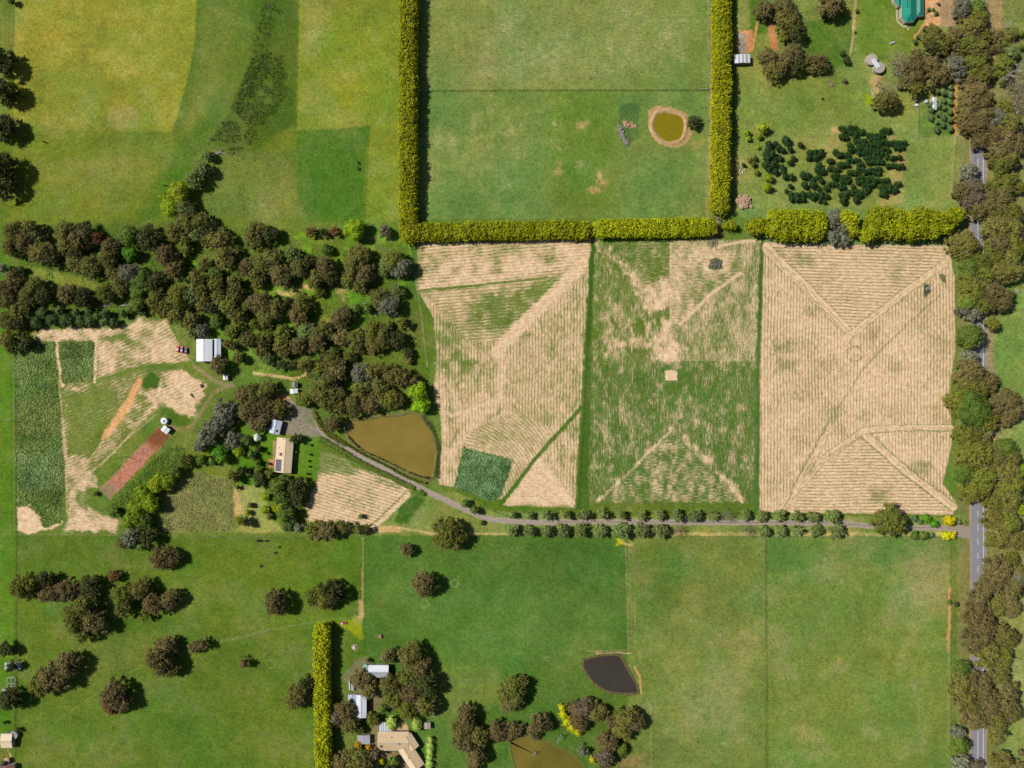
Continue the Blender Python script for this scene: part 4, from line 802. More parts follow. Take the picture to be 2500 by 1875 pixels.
# understorey trees filling the woodland between the large crowns
_in = None
def _wood():
    for P_, n, g in ((D([(20, 500), (380, 490), (520, 520), (640, 560), (860, 560), (880, 700), (890, 790), (730, 870), (640, 830), (520, 760), (480, 700), (340, 640), (260, 600), (180, 585), (60, 560)]), 74, "gum trees of the left woodland"),
                     (D([(2080, 30), (2190, 60), (2200, 600), (2160, 640), (2130, 300), (2075, 200)]), 8, "roadside gum trees"), (D([(2050, 800), (2200, 840), (2200, 1040), (2150, 1060), (2060, 1000)]), 6, "roadside gum trees below the round tree")):
        f = inpoly(P_)
        for _ in range(n): x, y = f(); tree(x, y, random.uniform(2.8, 5.8), random.choice('goanbogdao'), g)
_wood()
# avenue
for g, txt in (("avenue trees above the driveway", "10:35 1130 38 a;180 1135 38 a;330 1130 45 a;485 1130 42 a;635 1130 50 a;795 1125 45 a;960 1130 42 a;1130 1140 40 a;1280 1130 55 a;1430 1140 50 a;1580 1140 58 a;1730 1140 45 a;1850 1140 56 w;2010 1135 52 a;2150 1140 52 a|11:150 1140 46 a;290 1145 50 a;440 1145 55 a;595 1140 64 a"),
               ("avenue trees below the driveway", "10:40 1265 46 a;180 1265 55 a;325 1265 55 a;470 1265 60 a;620 1265 62 a;780 1265 65 a;960 1265 76 a;1130 1265 66 a;1290 1265 64 a;1440 1265 56 w;2020 1265 58 w;2160 1270 56 a|11:160 1265 52 a;300 1260 48 a;460 1265 56 a;630 1262 68 a")):
    for part in txt.split('|'):
        k, tt = part.split(':')
        for it in tt.split(';'):
            x, y, r, kd = it.split(); px, py = k1(int(k), float(x), float(y)); tree(px, py, float(r)*Q*S*1.0, kd, g, name='avenue_tree')
# dark orchard: rows of small evergreen trees
seg = "1080 655 690;1078 730 800;1112 675 860;1100 995 1090;1152 655 715;1150 775 800;1140 885 1040;1168 915 1000;1192 780 880;1198 930 1030;1206 1045 1215;1228 725 765;1228 805 1000;1244 1115 1195;1262 735 790;1258 805 1075;1292 805 1060;1280 610 640;1306 635 690;1306 705 730;1330 1045 1170;1334 865 1000;1352 555 600;1352 715 830;1364 880 1030;1388 640 740;1390 810 860;1400 1050 1200;1425 560 660;1428 805 860;1428 905 1000;1455 725 830;1456 865 1000;1478 585 650;1500 600 735;1502 795 860;1506 885 940;1532 655 740;1536 800 900;1524 935 1075;1556 565 640;1560 850 960;1550 1130 1165;1580 655 705;1580 765 766;1574 985 1100;1604 1000 1150;1600 860 900;1620 710 830;1645 655 700;1645 790 850;1640 1000 1050"
orch = []
for s_ in seg.split(';'):
    y, x0, x1 = map(float, s_.split()); n = max(1, int(round((x1-x0)/36))+1)
    for i in range(n): orch.append((3, x0+(x1-x0)*(i+.5)/n+random.uniform(-5, 5), y+random.uniform(-5, 5), random.uniform(19, 26)))
for it in "205 1185 40;325 1220 27;110 1215 28;60 1220 32;50 1262 32;140 1245 32;175 1268 26;240 1258 26;30 1300 30;85 1295 36;50 1340 38;110 1345 26;155 1335 25;265 1333 23;240 1370 27;30 1390 38;90 1385 36;60 1430 28;115 1447 30;170 1410 26;182 1452 24;200 1490 28;250 1492 30;405 1290 30;450 1282 30;500 1280 30;400 1328 28;448 1328 30;485 1312 24;482 1398 34;470 1434 30;512 1442 30;350 1476 32;392 1484 34;424 1512 26;478 1492 28;500 1524 26;360 1560 32;430 1558 34;240 1570 24;210 1610 18;480 1590 26;540 1585 28;245 1640 30;290 1648 28;345 1640 30;400 1640 30;445 1645 28;505 1638 30;545 1652 26".split(';'):
    x, y, r = map(float, it.split()); orch.append((3, x, y, r))
for it in "250 72 26;300 72 28;345 74 26;432 62 22;500 55 28;545 55 24;488 95 15;530 95 18;700 45 28;685 85 32;760 15 26;795 80 32;820 40 28;870 8 22;1020 22 30;1110 5 26".split(';'):
    x, y, r = map(float, it.split()); orch.append((7, x, y, r))
for k, x, y, r in orch: tree(*k1(k, x, y), r*Q*S*1.12, 'q', 'dark evergreen orchard trees')
for it in "1480 770 28;1540 782 30;1592 740 26;1596 800 28;1535 850 28;1592 865 28;1540 910 28;1590 945 28;1492 960 26;1530 982 28;1590 1015 28;1475 1030 26;1535 1055 28;1590 1085 28;1475 1090 30;1425 990 30;1430 930 28;1540 1000 20;1500 890 24;1545 700 24;1420 880 24".split(';'):
    x, y, r = map(float, it.split()); tree(*k1(3, x, y), r*Q*S*1.05, 'v', 'olive trees round the small white shed')
for it in "2020 1120 30 y;2030 1170 26 y;2150 1080 50 y;2120 1150 30 y;2110 1240 18 y;2085 1335 22 d;2040 1350 28 o;1990 1390 20 d;2100 1455 28 o;2070 1385 24 o;2200 1500 46 y;2190 1580 44 y".split(';'):
    x, y, r, kd = it.split(); tree(*k1(2, float(x), float(y)), float(r)*Q*S, 'y' if kd == 'y' else kd, 'scattered bushes beside the orchard')
tree(*k1(2, 1572, 1030), 58*Q*S, 'd', 'trees of the dam paddock')
tree(*k1(4, 1842, 1478), 74*Q*S, 'b', 'trees beside the silver shed')
# clipped balls along the pond side of the driveway
for i, (x, y) in enumerate([(500+i*0, 0) for i in ()]): pass
ball = K(9, [(520, 300), (560, 380), (620, 450), (700, 500), (790, 545), (850, 580), (960, 640), (1080, 700), (1200, 765), (1320, 825), (1460, 865)])
bs = smooth(ball, 40, False); acc = 0; last = bs[0]; balls = []
for p in bs[1:]:
    acc += math.hypot(p[0]-last[0], p[1]-last[1]); last = p
    if acc > 5.4: balls.append(p); acc = 0
for p in balls: tree(p[0], p[1], .88, 'o', 'clipped round shrubs on the dam side of the driveway', name='clipped_shrub')

# ------------------------------------------------------------------ hedges
def hedge(label, pts, w, h, kind, cat='hedge', name='hedge', closed_lobes=None, leaf=.36, dens=2.4, bump=1.0, clump=1.0):
    lobes = []
    if closed_lobes: lobes = closed_lobes
    else:
        P = [Vector(W(*p)) for p in pts]; L_ = [(P[i+1]-P[i]).length for i in range(len(P)-1)]
        for i in range(len(P)-1):
            d = (P[i+1]-P[i]).normalized(); n = Vector((-d.y, d.x)); t = 0
            while t < L_[i]:
                wv = vn(np.array([P[i].x+d.x*t]), np.array([P[i].y+d.y*t]), 14, 3)[0]-.5; c = P[i]+d*t+n*(wv*w*.07 if w > 4 else 0); b_ = 1+bump*(random.uniform(-.12, .08)+(wv*.25 if w > 4 else 0))
                lobes.append((c.x, c.y, h*.46, max(2.0, w*.5), max(2.0, w*.5), h*.50*b_))
                for sgn in (-1, 1):
                    q = c+n*sgn*w*.26*random.uniform(.9, 1.1)+d*random.uniform(-.8, .8); rr = w*.25*random.uniform(.9, 1.15)
                    lobes.append((q.x, q.y, h*random.uniform(.52, .66)*b_, rr, rr, h*.32))
                    lobes.append((q.x, q.y, h*.28, rr, rr, h*.3))
                t += max(1.2, w*.22)
    cx = sum(l[0] for l in lobes)/len(lobes); cy = sum(l[1] for l in lobes)/len(lobes)
    lobes = [(l[0]-cx, l[1]-cy, *l[2:]) for l in lobes]
    root = empty(name, (cx, cy, 0)); tag(root, label, cat, 'windbreak hedges' if h > 4 else 'low clipped hedges')
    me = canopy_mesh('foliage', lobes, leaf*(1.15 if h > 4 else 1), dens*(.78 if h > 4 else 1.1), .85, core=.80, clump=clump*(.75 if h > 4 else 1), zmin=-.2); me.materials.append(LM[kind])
    o = bpy.data.objects.new('foliage', me); C.objects.link(o); o.parent = root
    if h > 4:
        mb = MB(); st_ = max(1, len(lobes)//24)
        for l in lobes[::st_]: mb.tube((l[0], l[1], 0), (l[0], l[1], h*.5), .22, .12, 6)
        mb.build('trunks', BARK, root)['kind'] = 'stuff'
    return root
hedge('long straight yellow-green hedge running down from the top edge, left of the dam paddock', [(1001, -40), (999, 200), (1001, 590)], 12.0, 9.5, 'H')
hedge('straight yellow-green hedge across the middle, left of the gap between two stubble fields', [(1018, 570), (1230, 567), (1432, 564)], 11.5, 8.5, 'H')
hedge('straight yellow-green hedge between the gap and the fallen bare branches', [(1462, 562), (1600, 560), (1728, 558)], 11.5, 8.5, 'H')
hedge('tall yellow-green hedge running down from the top edge, right of the olive pond', [(1758, -40), (1756, 250), (1751, 515)], 12.0, 9.5, 'H')
hedge('yellow-green hedge in the lower left beside the homestead sheds', [(791, 1530), (792, 1700), (797, 1920)], 10.5, 9.0, 'H')
def lobs(k, txt, h):
    out = []
    for it in txt.split(';'):
        x, y, r = map(float, it.split()); X, Y = W(*k1(k, x, y), h*.6); rr = r*Q*S
        out.append((X, Y, h*.5, rr, rr, h*.5))
        for _ in range(5):
            a = random.uniform(0, 2*pi); out.append((X+rr*.5*cos(a), Y+rr*.5*sin(a), h*random.uniform(.5, .68), rr*.4, rr*.4, h*.3))
    return out
hedge('large rounded yellow-green cypress clump above the right stubble field, left of the grey tree', None, 0, 11, 'X', 'tree clump', 'cypress_clump', lobs(7, "120 240 85;110 320 90;190 250 90;200 350 85;280 260 95;290 350 80;370 240 90;380 340 85;460 250 85;450 350 78;490 300 70", 11), leaf=.42)
hedge('narrow yellow-green cypress clump just right of the grey tree', None, 0, 10, 'X', 'tree clump', 'cypress_clump', lobs(7, "710 230 62;740 290 70;760 240 55;770 340 50", 10), leaf=.42)
hedge('broad golden-green cypress clump beside the road at the right end of the hedge line', None, 0, 11.5, 'X', 'tree clump', 'cypress_clump', lobs(7, "960 220 85;890 380 66;950 320 90;1050 210 75;1050 320 90;1150 240 85;1160 340 75;1260 250 85;1260 350 75;1350 220 90;1350 330 85;1450 240 85;1440 340 70;1530 270 80;1600 230 80;1650 200 60;1560 320 50", 11.5), leaf=.42)
hedge('round yellow-green cypress clump left of the large clump', None, 0, 9, 'X', 'tree clump', 'cypress_clump', lobs(6, "2070 300 66;2110 320 66;2130 280 58;2080 340 48;2190 300 36", 9), leaf=.4)
hedge('small yellow-green cypress bush beside the fallen bare branches', None, 0, 6, 'X', 'tree clump', 'cypress_clump', lobs(6, "1845 300 32;1880 300 46;1900 310 30", 6), leaf=.34)
hedge('small yellow-green cypress at the right end of the middle hedge', None, 0, 7, 'X', 'tree clump', 'cypress_clump', lobs(6, "1730 300 44;1735 350 30", 7), leaf=.34)
g_ = [tree(*k1(7, x, y), r*Q*S, 's', 'silvery trees in the cypress line') for x, y, r in ((600, 260, 66), (640, 220, 55), (600, 390, 66), (680, 330, 66), (690, 420, 50), (630, 180, 36), (575, 190, 30))]
hedge('elongated yellow-flowering wattle thicket beside the lower dam', None, 0, 4.5, 'k', 'wattle', 'wattle_thicket', lobs(14, "455 1150 36;470 1210 44;500 1270 46;545 1320 46;585 1355 38", 4.5), leaf=.3)
hedge('pale green clipped hedge right of the tan-roofed house', None, 0, 3.6, 'p', 'hedge', 'hedge', lobs(13, "1490 1420 32;1485 1470 36;1485 1520 36;1480 1570 36;1478 1620 34;1475 1660 30", 3.6), leaf=.24)
for x, y, r, lb in ((1158, 1280, 46, 'tall rounded pale green conifer beside the striped carport'), (1376, 1296, 42, 'tall rounded pale green conifer left of the small garden shed')):
    hedge(lb, None, 0, 6, 'p', 'tree', 'conifer', lobs(13, f"{x} {y-14} {r};{x} {y+14} {r}", 6), leaf=.24)
# low clipped hedges on the house side of the driveway
for a, b, lb in ((((560, 495), (600, 505), (665, 545)), 0, 'first low clipped hedge piece beside the driveway junction'), (((680, 550), (800, 625), (990, 735), (1200, 830), (1290, 880)), 0, 'long low clipped hedge between the driveway and the triangular stubble patch'), (((1300, 880), (1355, 905)), 0, 'short low hedge piece at the end of the long driveway hedge'), (((1405, 932), (1432, 955)), 0, 'last short clipped hedge piece beside the driveway')):
    hedge(lb, K(9, a), 1.7, 1.3, 'n', 'hedge', 'low_hedge', leaf=.2, dens=5, clump=.5)
hedge('short low clipped hedge between the driveway and the gum trees above the dam', K(9, [(505, 265), (560, 372), (630, 450), (770, 535)]), 1.5, 1.2, 'o', 'hedge', 'low_hedge', leaf=.2, dens=5, clump=.5)

# scattered leaves of ground plants: rushes, crops, rough grass
def scatter(name, n, inside, leaf, m, z=.25, label=None, k=5, spread=.5, group=None):
    pts = []
    while len(pts) < n:
        X, Y = inside(); pts.append((X, Y))
    p = np.array([W(x, y) for x, y in pts]); q_ = np.repeat(p, k, 0)+rng.normal(size=(n*k, 2))*spread
    c = np.concatenate([q_, np.abs(rng.normal(size=(n*k, 1)))*z*.6+z*.5], 1)
    nr = rng.normal(size=(n*k, 3))*.55; nr[:, 2] = 1; nr /= np.linalg.norm(nr, axis=1)[:, None]
    u = np.cross(nr, rng.normal(size=(n*k, 3))); u /= np.linalg.norm(u, axis=1)[:, None]; w_ = np.cross(nr, u); s = leaf*rng.uniform(.6, 1.3, (n*k, 1))
    v = np.stack([c-u*s, c-w_*s*.6, c+u*s, c+w_*s*.6], 1).reshape(-1, 3).astype(np.float32); v[:, 2] = np.maximum(v[:, 2], .03)
    me = bpy.data.meshes.new(name); me.vertices.add(len(v)); me.vertices.foreach_set('co', v.ravel()); f = np.arange(len(v), dtype=np.int32)
    me.loops.add(len(f)); me.loops.foreach_set('vertex_index', f); me.polygons.add(len(f)//4); me.polygons.foreach_set('loop_start', np.arange(0, len(f), 4, dtype=np.int32)); me.update(calc_edges=True)
    a = me.attributes.new('clump', 'FLOAT', 'POINT'); a.data.foreach_set('value', np.repeat(np.clip(np.repeat(vn(q_[::k, 0], q_[::k, 1], 3.5, 4)*.8+vn(q_[::k, 0], q_[::k, 1], 14, 9)*.8-.3, k)+rng.normal(size=n*k)*.2, 0, 1), 4).astype(np.float32)); me.materials.append(m)
    o = bpy.data.objects.new(name, me); C.objects.link(o); tag(o, label, None, None, 'stuff'); return o
scatter('rush_tussocks', 1500, inpoly(D([(545, 120), (605, 110), (625, 190), (585, 260), (560, 300), (500, 335), (455, 320), (450, 305), (500, 230)]), .30), .27, leafmat('rush', (42, 60, 18), (100, 118, 40)), .5, 'dark rush tussocks scattered through the damp gully', 6, .45)
scatter('rush_tussocks', 380, inpoly(D([(565, 0), (600, 0), (575, 130), (545, 220), (500, 270), (475, 280), (520, 200), (550, 100)]), .2), .26, leafmat('rush', (30, 44, 14), (54, 66, 22)), .5, 'thin line of dark rushes along the gully up to the top edge', 6, .4)
crop = leafmat('crop_leaves', (72, 100, 34), (168, 184, 112), .75)
scatter('vegetable_rows', 2000, inpoly(CP1), .42, crop, .35, 'leafy vegetable crop filling the long left plot', 4, .7)
scatter('vegetable_rows', 700, inpoly(CP2), .42, crop, .35, 'leafy vegetable crop in the small square plot', 4, .7)
scatter('vegetable_rows', 1500, inpoly(CP3), .46, leafmat('crop_leaves_pale', (66, 108, 48), (168, 200, 136)), .35, 'leafy green crop in the square patch beside the dam paddock', 4, .7)
scatter('rough_grass', 1500, inpoly(K(8, [(1400, 890), (1680, 770), (1970, 850), (1960, 1260), (1350, 1270)])), .34, leafmat('rough_grass', (100, 114, 52), (190, 184, 124)), .3, 'rough long grass in the fallow square right of the diagonal belt', 4, .7)
scatter('undergrowth', 1800, inpoly(D([(60, 560), (380, 500), (860, 560), (920, 800), (740, 880), (520, 790), (350, 660), (60, 700)])), .45, leafmat('under', (84, 118, 26), (136, 170, 54)), .4, 'low green undergrowth between the woodland trees', 4, 1.0)
scatter('undergrowth', 700, inpoly(K(8, [(900, 1080), (1400, 560), (1560, 560), (1500, 700), (1150, 980), (960, 1150)])), .42, leafmat('under', (70, 96, 26), (120, 150, 50)), .4, 'rank green growth along the lower side of the tilled bed', 4, 1.0)
scatter('verge_undergrowth', 900, inpoly(D([(2070, 0), (2200, 0), (2212, 1659), (2140, 1659), (2150, 800), (2080, 700)])), .4, leafmat('verge', (96, 104, 46), (158, 148, 88)), .4, 'scrubby undergrowth below the roadside trees', 4, 1.2)
scatter('reeds', 500, inpoly(K(9, [(1410, 300), (1510, 440), (1545, 620), (1520, 820), (1560, 820), (1570, 560), (1520, 400), (1430, 290)])), .3, leafmat('reeds', (66, 84, 34), (120, 128, 62)), .5, 'reeds and rank grass on the right bank of the brown dam', 4, .5)
scatter('reeds', 260, lambda: (lambda t: tuple(a+random.uniform(-1.6, 1.6) for a in t))(random.choice(smooth(K(9, [(800, 470), (850, 525), (930, 590), (1100, 670), (1300, 765), (1420, 810), (1490, 820)]), 30, False))), .3, leafmat('reed_dark', (50, 46, 24), (88, 80, 40)), .45, 'dark reeds fringing the driveway side of the brown dam', 4, .3)

tuft = leafmat('tufts', (44, 66, 18), (96, 118, 40))
scatter('weed_tufts', 700, inpoly(D([(60, 1180), (770, 1180), (770, 1340), (640, 1400), (640, 1640), (60, 1640)]), .5), .2, tuft, .3, 'dark weed tufts dotted over the lower left paddocks', 3, .35)
scatter('weed_tufts', 500, inpoly(D([(430, 330), (640, 300), (800, 290), (840, 480), (450, 480)]), .5), .22, tuft, .3, 'dark weed tufts below the gully', 3, .4)
scatter('weed_tufts', 500, inpoly(D([(930, 20), (1520, 20), (1520, 460), (930, 460)]), .55), .2, tuft, .3, 'small tufts in the paddocks between the tall hedges', 3, .35)
scatter('pale_flowers', 350, inpoly(D([(930, 20), (1520, 20), (1520, 460), (930, 460)]), .6), .16, leafmat('pale_flower', (190, 190, 120), (230, 226, 170)), .3, 'pale seed heads in the paddocks between the tall hedges', 2, .3)
scatter('weed_tufts', 700, inpoly(D([(1380, 1180), (2040, 1180), (2040, 1640), (1420, 1640)]), .5), .2, tuft, .3, 'small tufts in the two lower right paddocks', 3, .35)
scatter('weed_tufts', 300, inpoly(D([(1610, 180), (2050, 300), (2050, 460), (1610, 460)]), .45), .24, tuft, .35, 'rank tufts between the orchard trees', 3, .4)

# ------------------------------------------------------------------ dead wood
def dead_tree(k, x, y, R, Ht, label, seed, m=PALE, name='dead_tree'):
    q = random.Random(seed); X, Y = W(*k1(k, x, y), Ht*.6); o = bare_mesh(R, Ht, q, name, 3).build(name, m); o.location = (X, Y, 0); tag(o, label, 'dead tree'); return o
dead_tree(14, 450, 1410, 5, 9, 'white leafless dead tree at the edge of the lower dam', 3)
dead_tree(14, 225, 1545, 4, 7, 'small white dead tree standing in the lower dam', 4)
dead_tree(3, 2070, 650, 8, 15, 'tall white dead gum tree right of the road in the upper right', 5)
dead_tree(3, 2100, 190, 6, 11, 'grey dead tree near the top right edge beyond the road', 6)
dead_tree(3, 2190, 570, 6, 14, 'white dead gum tree touching the right edge of the photo', 8)
dead_tree(3, 1000, 690, 6, 10, 'leaning bare tree below the two round tanks', 9, BARK)
dead_tree(5, 925, 950, 5, 10, 'thin white dead tree in the clearing of the middle woodland', 10)
dead_tree(1, 130, 40, 5, 9, 'grey bare tree at the top edge in the gully', 12, mat('grey_wood', (150, 146, 128), .9, .2))
def fan(k, x, y, ang, L_, label, seed, m, n=26, sp=.55):
    q = random.Random(seed); X, Y = W(*k1(k, x, y)); mb = MB()
    mb.tube((0, 0, .5), (cos(ang)*L_*.5, sin(ang)*L_*.5, .8), .3, .2, 6)
    for i in range(n):
        a = ang+q.uniform(-sp, sp); s0 = q.uniform(.05, .5)*L_; e = s0+L_*q.uniform(.35, .65); mb.tube((cos(ang)*s0, sin(ang)*s0, .6), (cos(ang)*s0*.6+cos(a)*e*.8, sin(ang)*s0*.6+sin(a)*e*.8, q.uniform(.4, 1.6)), .11, .04, 4)
    o = mb.build('fallen_branches', m); o.location = (X, Y, 0); tag(o, label, 'fallen tree'); return o
GW = mat('weathered_wood', (176, 158, 146), .9, .15, 2.0)
fan(6, 1785, 330, radians(100), 15, 'bare grey fallen tree pointing up beside the tall hedge end', 1, GW, 40, .35)
fan(6, 1760, 350, radians(248), 12, 'bare grey fallen branches fanned out below the hedge gap', 2, GW, 40, .5)
for k, x, y, a, L_, lb in ((4, 830, 1000, .5, 10, 'long pale fallen log above the blue-green shrubs'), (4, 1010, 975, .1, 8, 'pale fallen branch right of the long log'), (3, 2110, 965, .3, 7, 'white fallen branch among the right roadside trees'), (0, 1800, 1310, .35, 11, 'whitish fallen branches at the lower end of the gully rushes'), (3, 950, 820, 2.2, 7, 'heap of pale branches below the bare leaning tree'), (7, 2110, 840, -.2, 7, 'white fallen branch right of the roadside gum trees'), (5, 1000, 1010, -1.0, 6, 'pale crooked branch in the woodland clearing')):
    fan(k, x, y, a, L_, lb, int(x), PALE, 9, .5)
# rock heaps
ROCK = mat('rock', (164, 158, 150), .9, .2, 1.0); RROCK = mat('clay_rock', (206, 170, 140), .9, .15, 1.0)
def rock_bm(q, r):
    mb = MB(); v, f = _sph(7, 4); v = v*np.array([r, r*q.uniform(.7, 1), r*.6])*np.array([[q.uniform(.75, 1.15)] for _ in v]); v[:, 2] += r*.2
    return mb.add(v.tolist(), f.tolist())
def heap(k, pts, n, r, spread, m, label, name='rock_heap'):
    c = pts[len(pts)//2]; X0, Y0 = W(*k1(k, *c)); root = empty(name, (X0, Y0, 0)); tag(root, label, 'rock heap'); q = random.Random(n+int(c[0]))
    ms = [rock_bm(q, 1).build('rock', m) for _ in range(3)]
    P = [W(*k1(k, *p)) for p in pts]
    for i in range(n):
        o = ms[i] if i < 3 else ms[i % 3].copy()
        if i >= 3: C.objects.link(o)
        t = q.uniform(0, len(P)-1.001); a = int(t); f = t-a; b_ = P[min(a+1, len(P)-1)]
        o.parent = root; o.location = (P[a][0]*(1-f)+b_[0]*f-X0+q.gauss(0, spread), P[a][1]*(1-f)+b_[1]*f-Y0+q.gauss(0, spread), 0); s = r*q.uniform(.5, 1.3); o.scale = (s, s, s); o.rotation_euler = (0, 0, q.uniform(0, 6))
heap(2, [(940, 1070), (955, 1130), (985, 1180), (1012, 1215)], 60, .9, .8, ROCK, 'long heap of grey rocks in the green patch left of the olive pond')
heap(2, [(985, 1030), (1000, 1055)], 18, 1.0, .9, RROCK, 'small heap of pinkish clay rocks above the grey rock heap')
heap(2, [(1050, 1070), (1085, 1068)], 9, .7, .5, RROCK, 'small pink stones right of the clay rock heap')
heap(6, [(1975, 60), (1990, 90), (2010, 130)], 34, 2.0, 1.6, RROCK, 'mound of pink earth right of the tall hedge end', 'earth_mound')
heap(7, [(1400, 815), (1410, 835)], 10, .8, .6, ROCK, 'few grey rocks in the dark patch of the right stubble field')
heap(6, [(1740, 620), (1775, 625)], 26, 1.1, 1.2, mat('thorn', (126, 122, 116), .95, .2, 2), 'grey brush mound inside the ring of uncut grass in the middle stubble field', 'brush_mound')
heap(3, [(575, 690), (590, 712)], 16, .6, .7, mat('ash', (170, 140, 130), .95, .2, 1), 'purplish burnt heap in the smallholding paddock', 'burn_heap')
heap(8, [(1705, 42), (1708, 46)], 9, .7, .5, mat('char', (78, 76, 80), .95, .2, 1), 'dark charred heap on the yard stubble', 'burn_heap')
heap(8, [(1615, 115), (1625, 120)], 8, .7, .6, mat('char2', (96, 88, 66), .95, .2, 1), 'greyish weed heap left of the charred heap', 'burn_heap')

# ------------------------------------------------------------------ buildings
WALL = mat('wall_boards', (204, 190, 168), .8, .08, 1.5); GLASS = mat('window_glass', (46, 54, 66), .15, .05, 1, spec=.5); DOOR = mat('door_paint', (120, 110, 100), .6, .08, 2)
GUT = mat('gutter', (180, 178, 172), .5, .06, 2); PANEL = mat('solar_cells', (62, 62, 96), .25, .08, 1.2, spec=.5)
def metal(name, rgb, rgb2=None, rough=.5):
    return mat(name, rgb, rough, .10, .35, rgb2=rgb2, spec=.3, stretch=(1, .15, 1))
WHITE = metal('white_metal_roof', (244, 246, 248), (214, 222, 234)); GREY = metal('grey_metal_roof', (186, 188, 196), (160, 164, 174)); TAN = metal('tan_metal_roof', (226, 198, 158), (212, 182, 144)); TAN2 = metal('pale_tan_roof', (242, 220, 184), (230, 204, 164)); BLUE = metal('blue_white_roof', (206, 218, 232), (170, 186, 206)); TEAL = metal('teal_metal_roof', (24, 150, 124), (18, 132, 110)); RED = metal('dull_red_roof', (136, 88, 76), (118, 76, 66))
def building(name, label, cat, k, x, y, w, d, rz, h, roof, rise=.9, ridge='y', walls=WALL, hip=0.0, split=.5, extras=(), over=.35, group='farm buildings', slopes=None):
    """w,d in survey-tile units; ridge runs along local y; split places the ridge across the width"""
    w *= Q*S; d *= Q*S; X, Y = W(*k1(k, x, y), h+rise*.5); root = empty(name, (X, Y, 0), radians(rz)); tag(root, label, cat, group)
    if ridge == 'x': root.rotation_euler = (0, 0, radians(rz+90)); w, d = d, w
    a, b = w/2-over, d/2-over
    MB().box(-a, a, -b, b, 0, h).build('wall', walls, root)
    xr = -w/2+w*split; t = .10; mb = MB()
    for sgn, mm in ((-1, slopes[0] if slopes else roof), (1, slopes[1] if slopes else roof)):
        xe = sgn*w/2; y0 = -d/2; y1 = d/2; hy = hip*w*.5
        mb = MB().add([(xe, y0, h), (xr, y0+hy, h+rise), (xr, y1-hy, h+rise), (xe, y1, h), (xe, y0, h+t), (xr, y0+hy, h+rise+t), (xr, y1-hy, h+rise+t), (xe, y1, h+t)], [(0, 1, 2, 3), (7, 6, 5, 4), (0, 4, 5, 1), (2, 6, 7, 3), (3, 7, 4, 0)])
        o = mb.build('roof_slope', mm, root)
        mb2 = MB().box(min(xe, xe+sgn*.14), max(xe, xe+sgn*.14), y0, y1, h-.06, h+.09).build('gutter', GUT, root)
    for sy in (-1, 1):
        if hip: MB().add([(-w/2, sy*d/2, h+t), (w/2, sy*d/2, h+t), (xr, sy*(d/2-hip*w*.5), h+rise+t), (-w/2, sy*d/2, h), (w/2, sy*d/2, h), ], [(0, 1, 2), (0, 3, 4, 1)]).build('roof_hip', roof, root)
        else: MB().add([(-a, sy*(b-.01), h), (a, sy*(b-.01), h), (xr, sy*(b-.01), h+rise)], [(0, 1, 2)]).build('gable', walls, root)
    MB().box(xr-.16, xr+.16, -d/2+hip*w*.5, d/2-hip*w*.5, h+rise+.06, h+rise+.17).build('ridge_cap', GUT if slopes is None else roof, root)
    n = max(1, int(d/5))
    for i in range(n):
        yy = -b+(i+.5)*2*b/n
        for sx in (-1, 1):
            if i == n//2 and sx == 1:
                o = MB().box(a, a+.06, yy-.5, yy+.5, .05, min(2.1, h-.2)).build('door', DOOR, root); MB().box(a+.06, a+.12, yy+.32, yy+.42, .95, 1.05).build('handle', GUT, o)
            else:
                o = MB().box(min(sx*a, sx*(a+.05)), max(sx*a, sx*(a+.05)), yy-.8, yy+.8, .95, min(2.05, h-.2)).build('window', GUT, root); MB().box(min(sx*(a+.05), sx*(a+.07)), max(sx*(a+.05), sx*(a+.07)), yy-.7, yy+.7, 1.02, min(1.98, h-.27)).build('pane', GLASS, o)
    zr = lambda xx: h+t+rise*(1-abs(xx-xr)/((w/2+xr) if xx < xr else (w/2-xr)))
    for e in extras:
        nm, ex, ey, ew, ed, m = e; ex *= Q*S; ey *= -Q*S; ew *= Q*S; ed *= Q*S
        if ridge == 'x': ex, ey = ey, -ex; ew, ed = ed, ew
        z0 = zr(ex-ew/2); z1 = zr(ex+ew/2)
        MB().add([(ex-ew/2, ey-ed/2, z0+.06), (ex+ew/2, ey-ed/2, z1+.06), (ex+ew/2, ey+ed/2, z1+.06), (ex-ew/2, ey+ed/2, z0+.06), (ex-ew/2, ey-ed/2, z0+.16), (ex+ew/2, ey-ed/2, z1+.16), (ex+ew/2, ey+ed/2, z1+.16), (ex-ew/2, ey+ed/2, z0+.16)], [(0, 3, 2, 1), (4, 5, 6, 7), (0, 1, 5, 4), (1, 2, 6, 5), (2, 3, 7, 6), (3, 0, 4, 7)]).build(nm, m, root)
    return root
def panels(x, y, nx, ny, pw, pd): return [('solar_panel', x+(i-(nx-1)/2)*pw, y+(j-(ny-1)/2)*pd, pw*.93, pd*.95, PANEL) for i in range(nx) for j in range(ny)]
DARKP = mat('skylight', (66, 60, 66), .3, .05, 2)
building('farm_shed', 'large silver-white metal shed with two bays beside the parked red cars', 'shed', 4, 1722, 1348, 132, 186, 0, 4.4, WHITE, .9, extras=[('skylight_strip', -30, 5, 60, 3, GREY)])
building('shed_bay', 'narrow silver side bay against the right wall of the large farm shed', 'shed', 4, 1832, 1332, 58, 158, 0, 3.4, BLUE, .35, over=.15)
building('farmhouse', 'long beige-roofed farmhouse with purple solar panels between lawn and garden', 'house', 9, 251, 628, 138, 292, -4.5, 3.2, TAN2, 1.5, split=.58, slopes=(TAN, TAN2), extras=panels(-38, 86, 3, 4, 17, 25)+[('skylight', -24, -8, 24, 26, DARKP), ('chimney_cap', -42, -60, 8, 8, DARKP), ('vent', -6, -136, 14, 6, DARKP)])
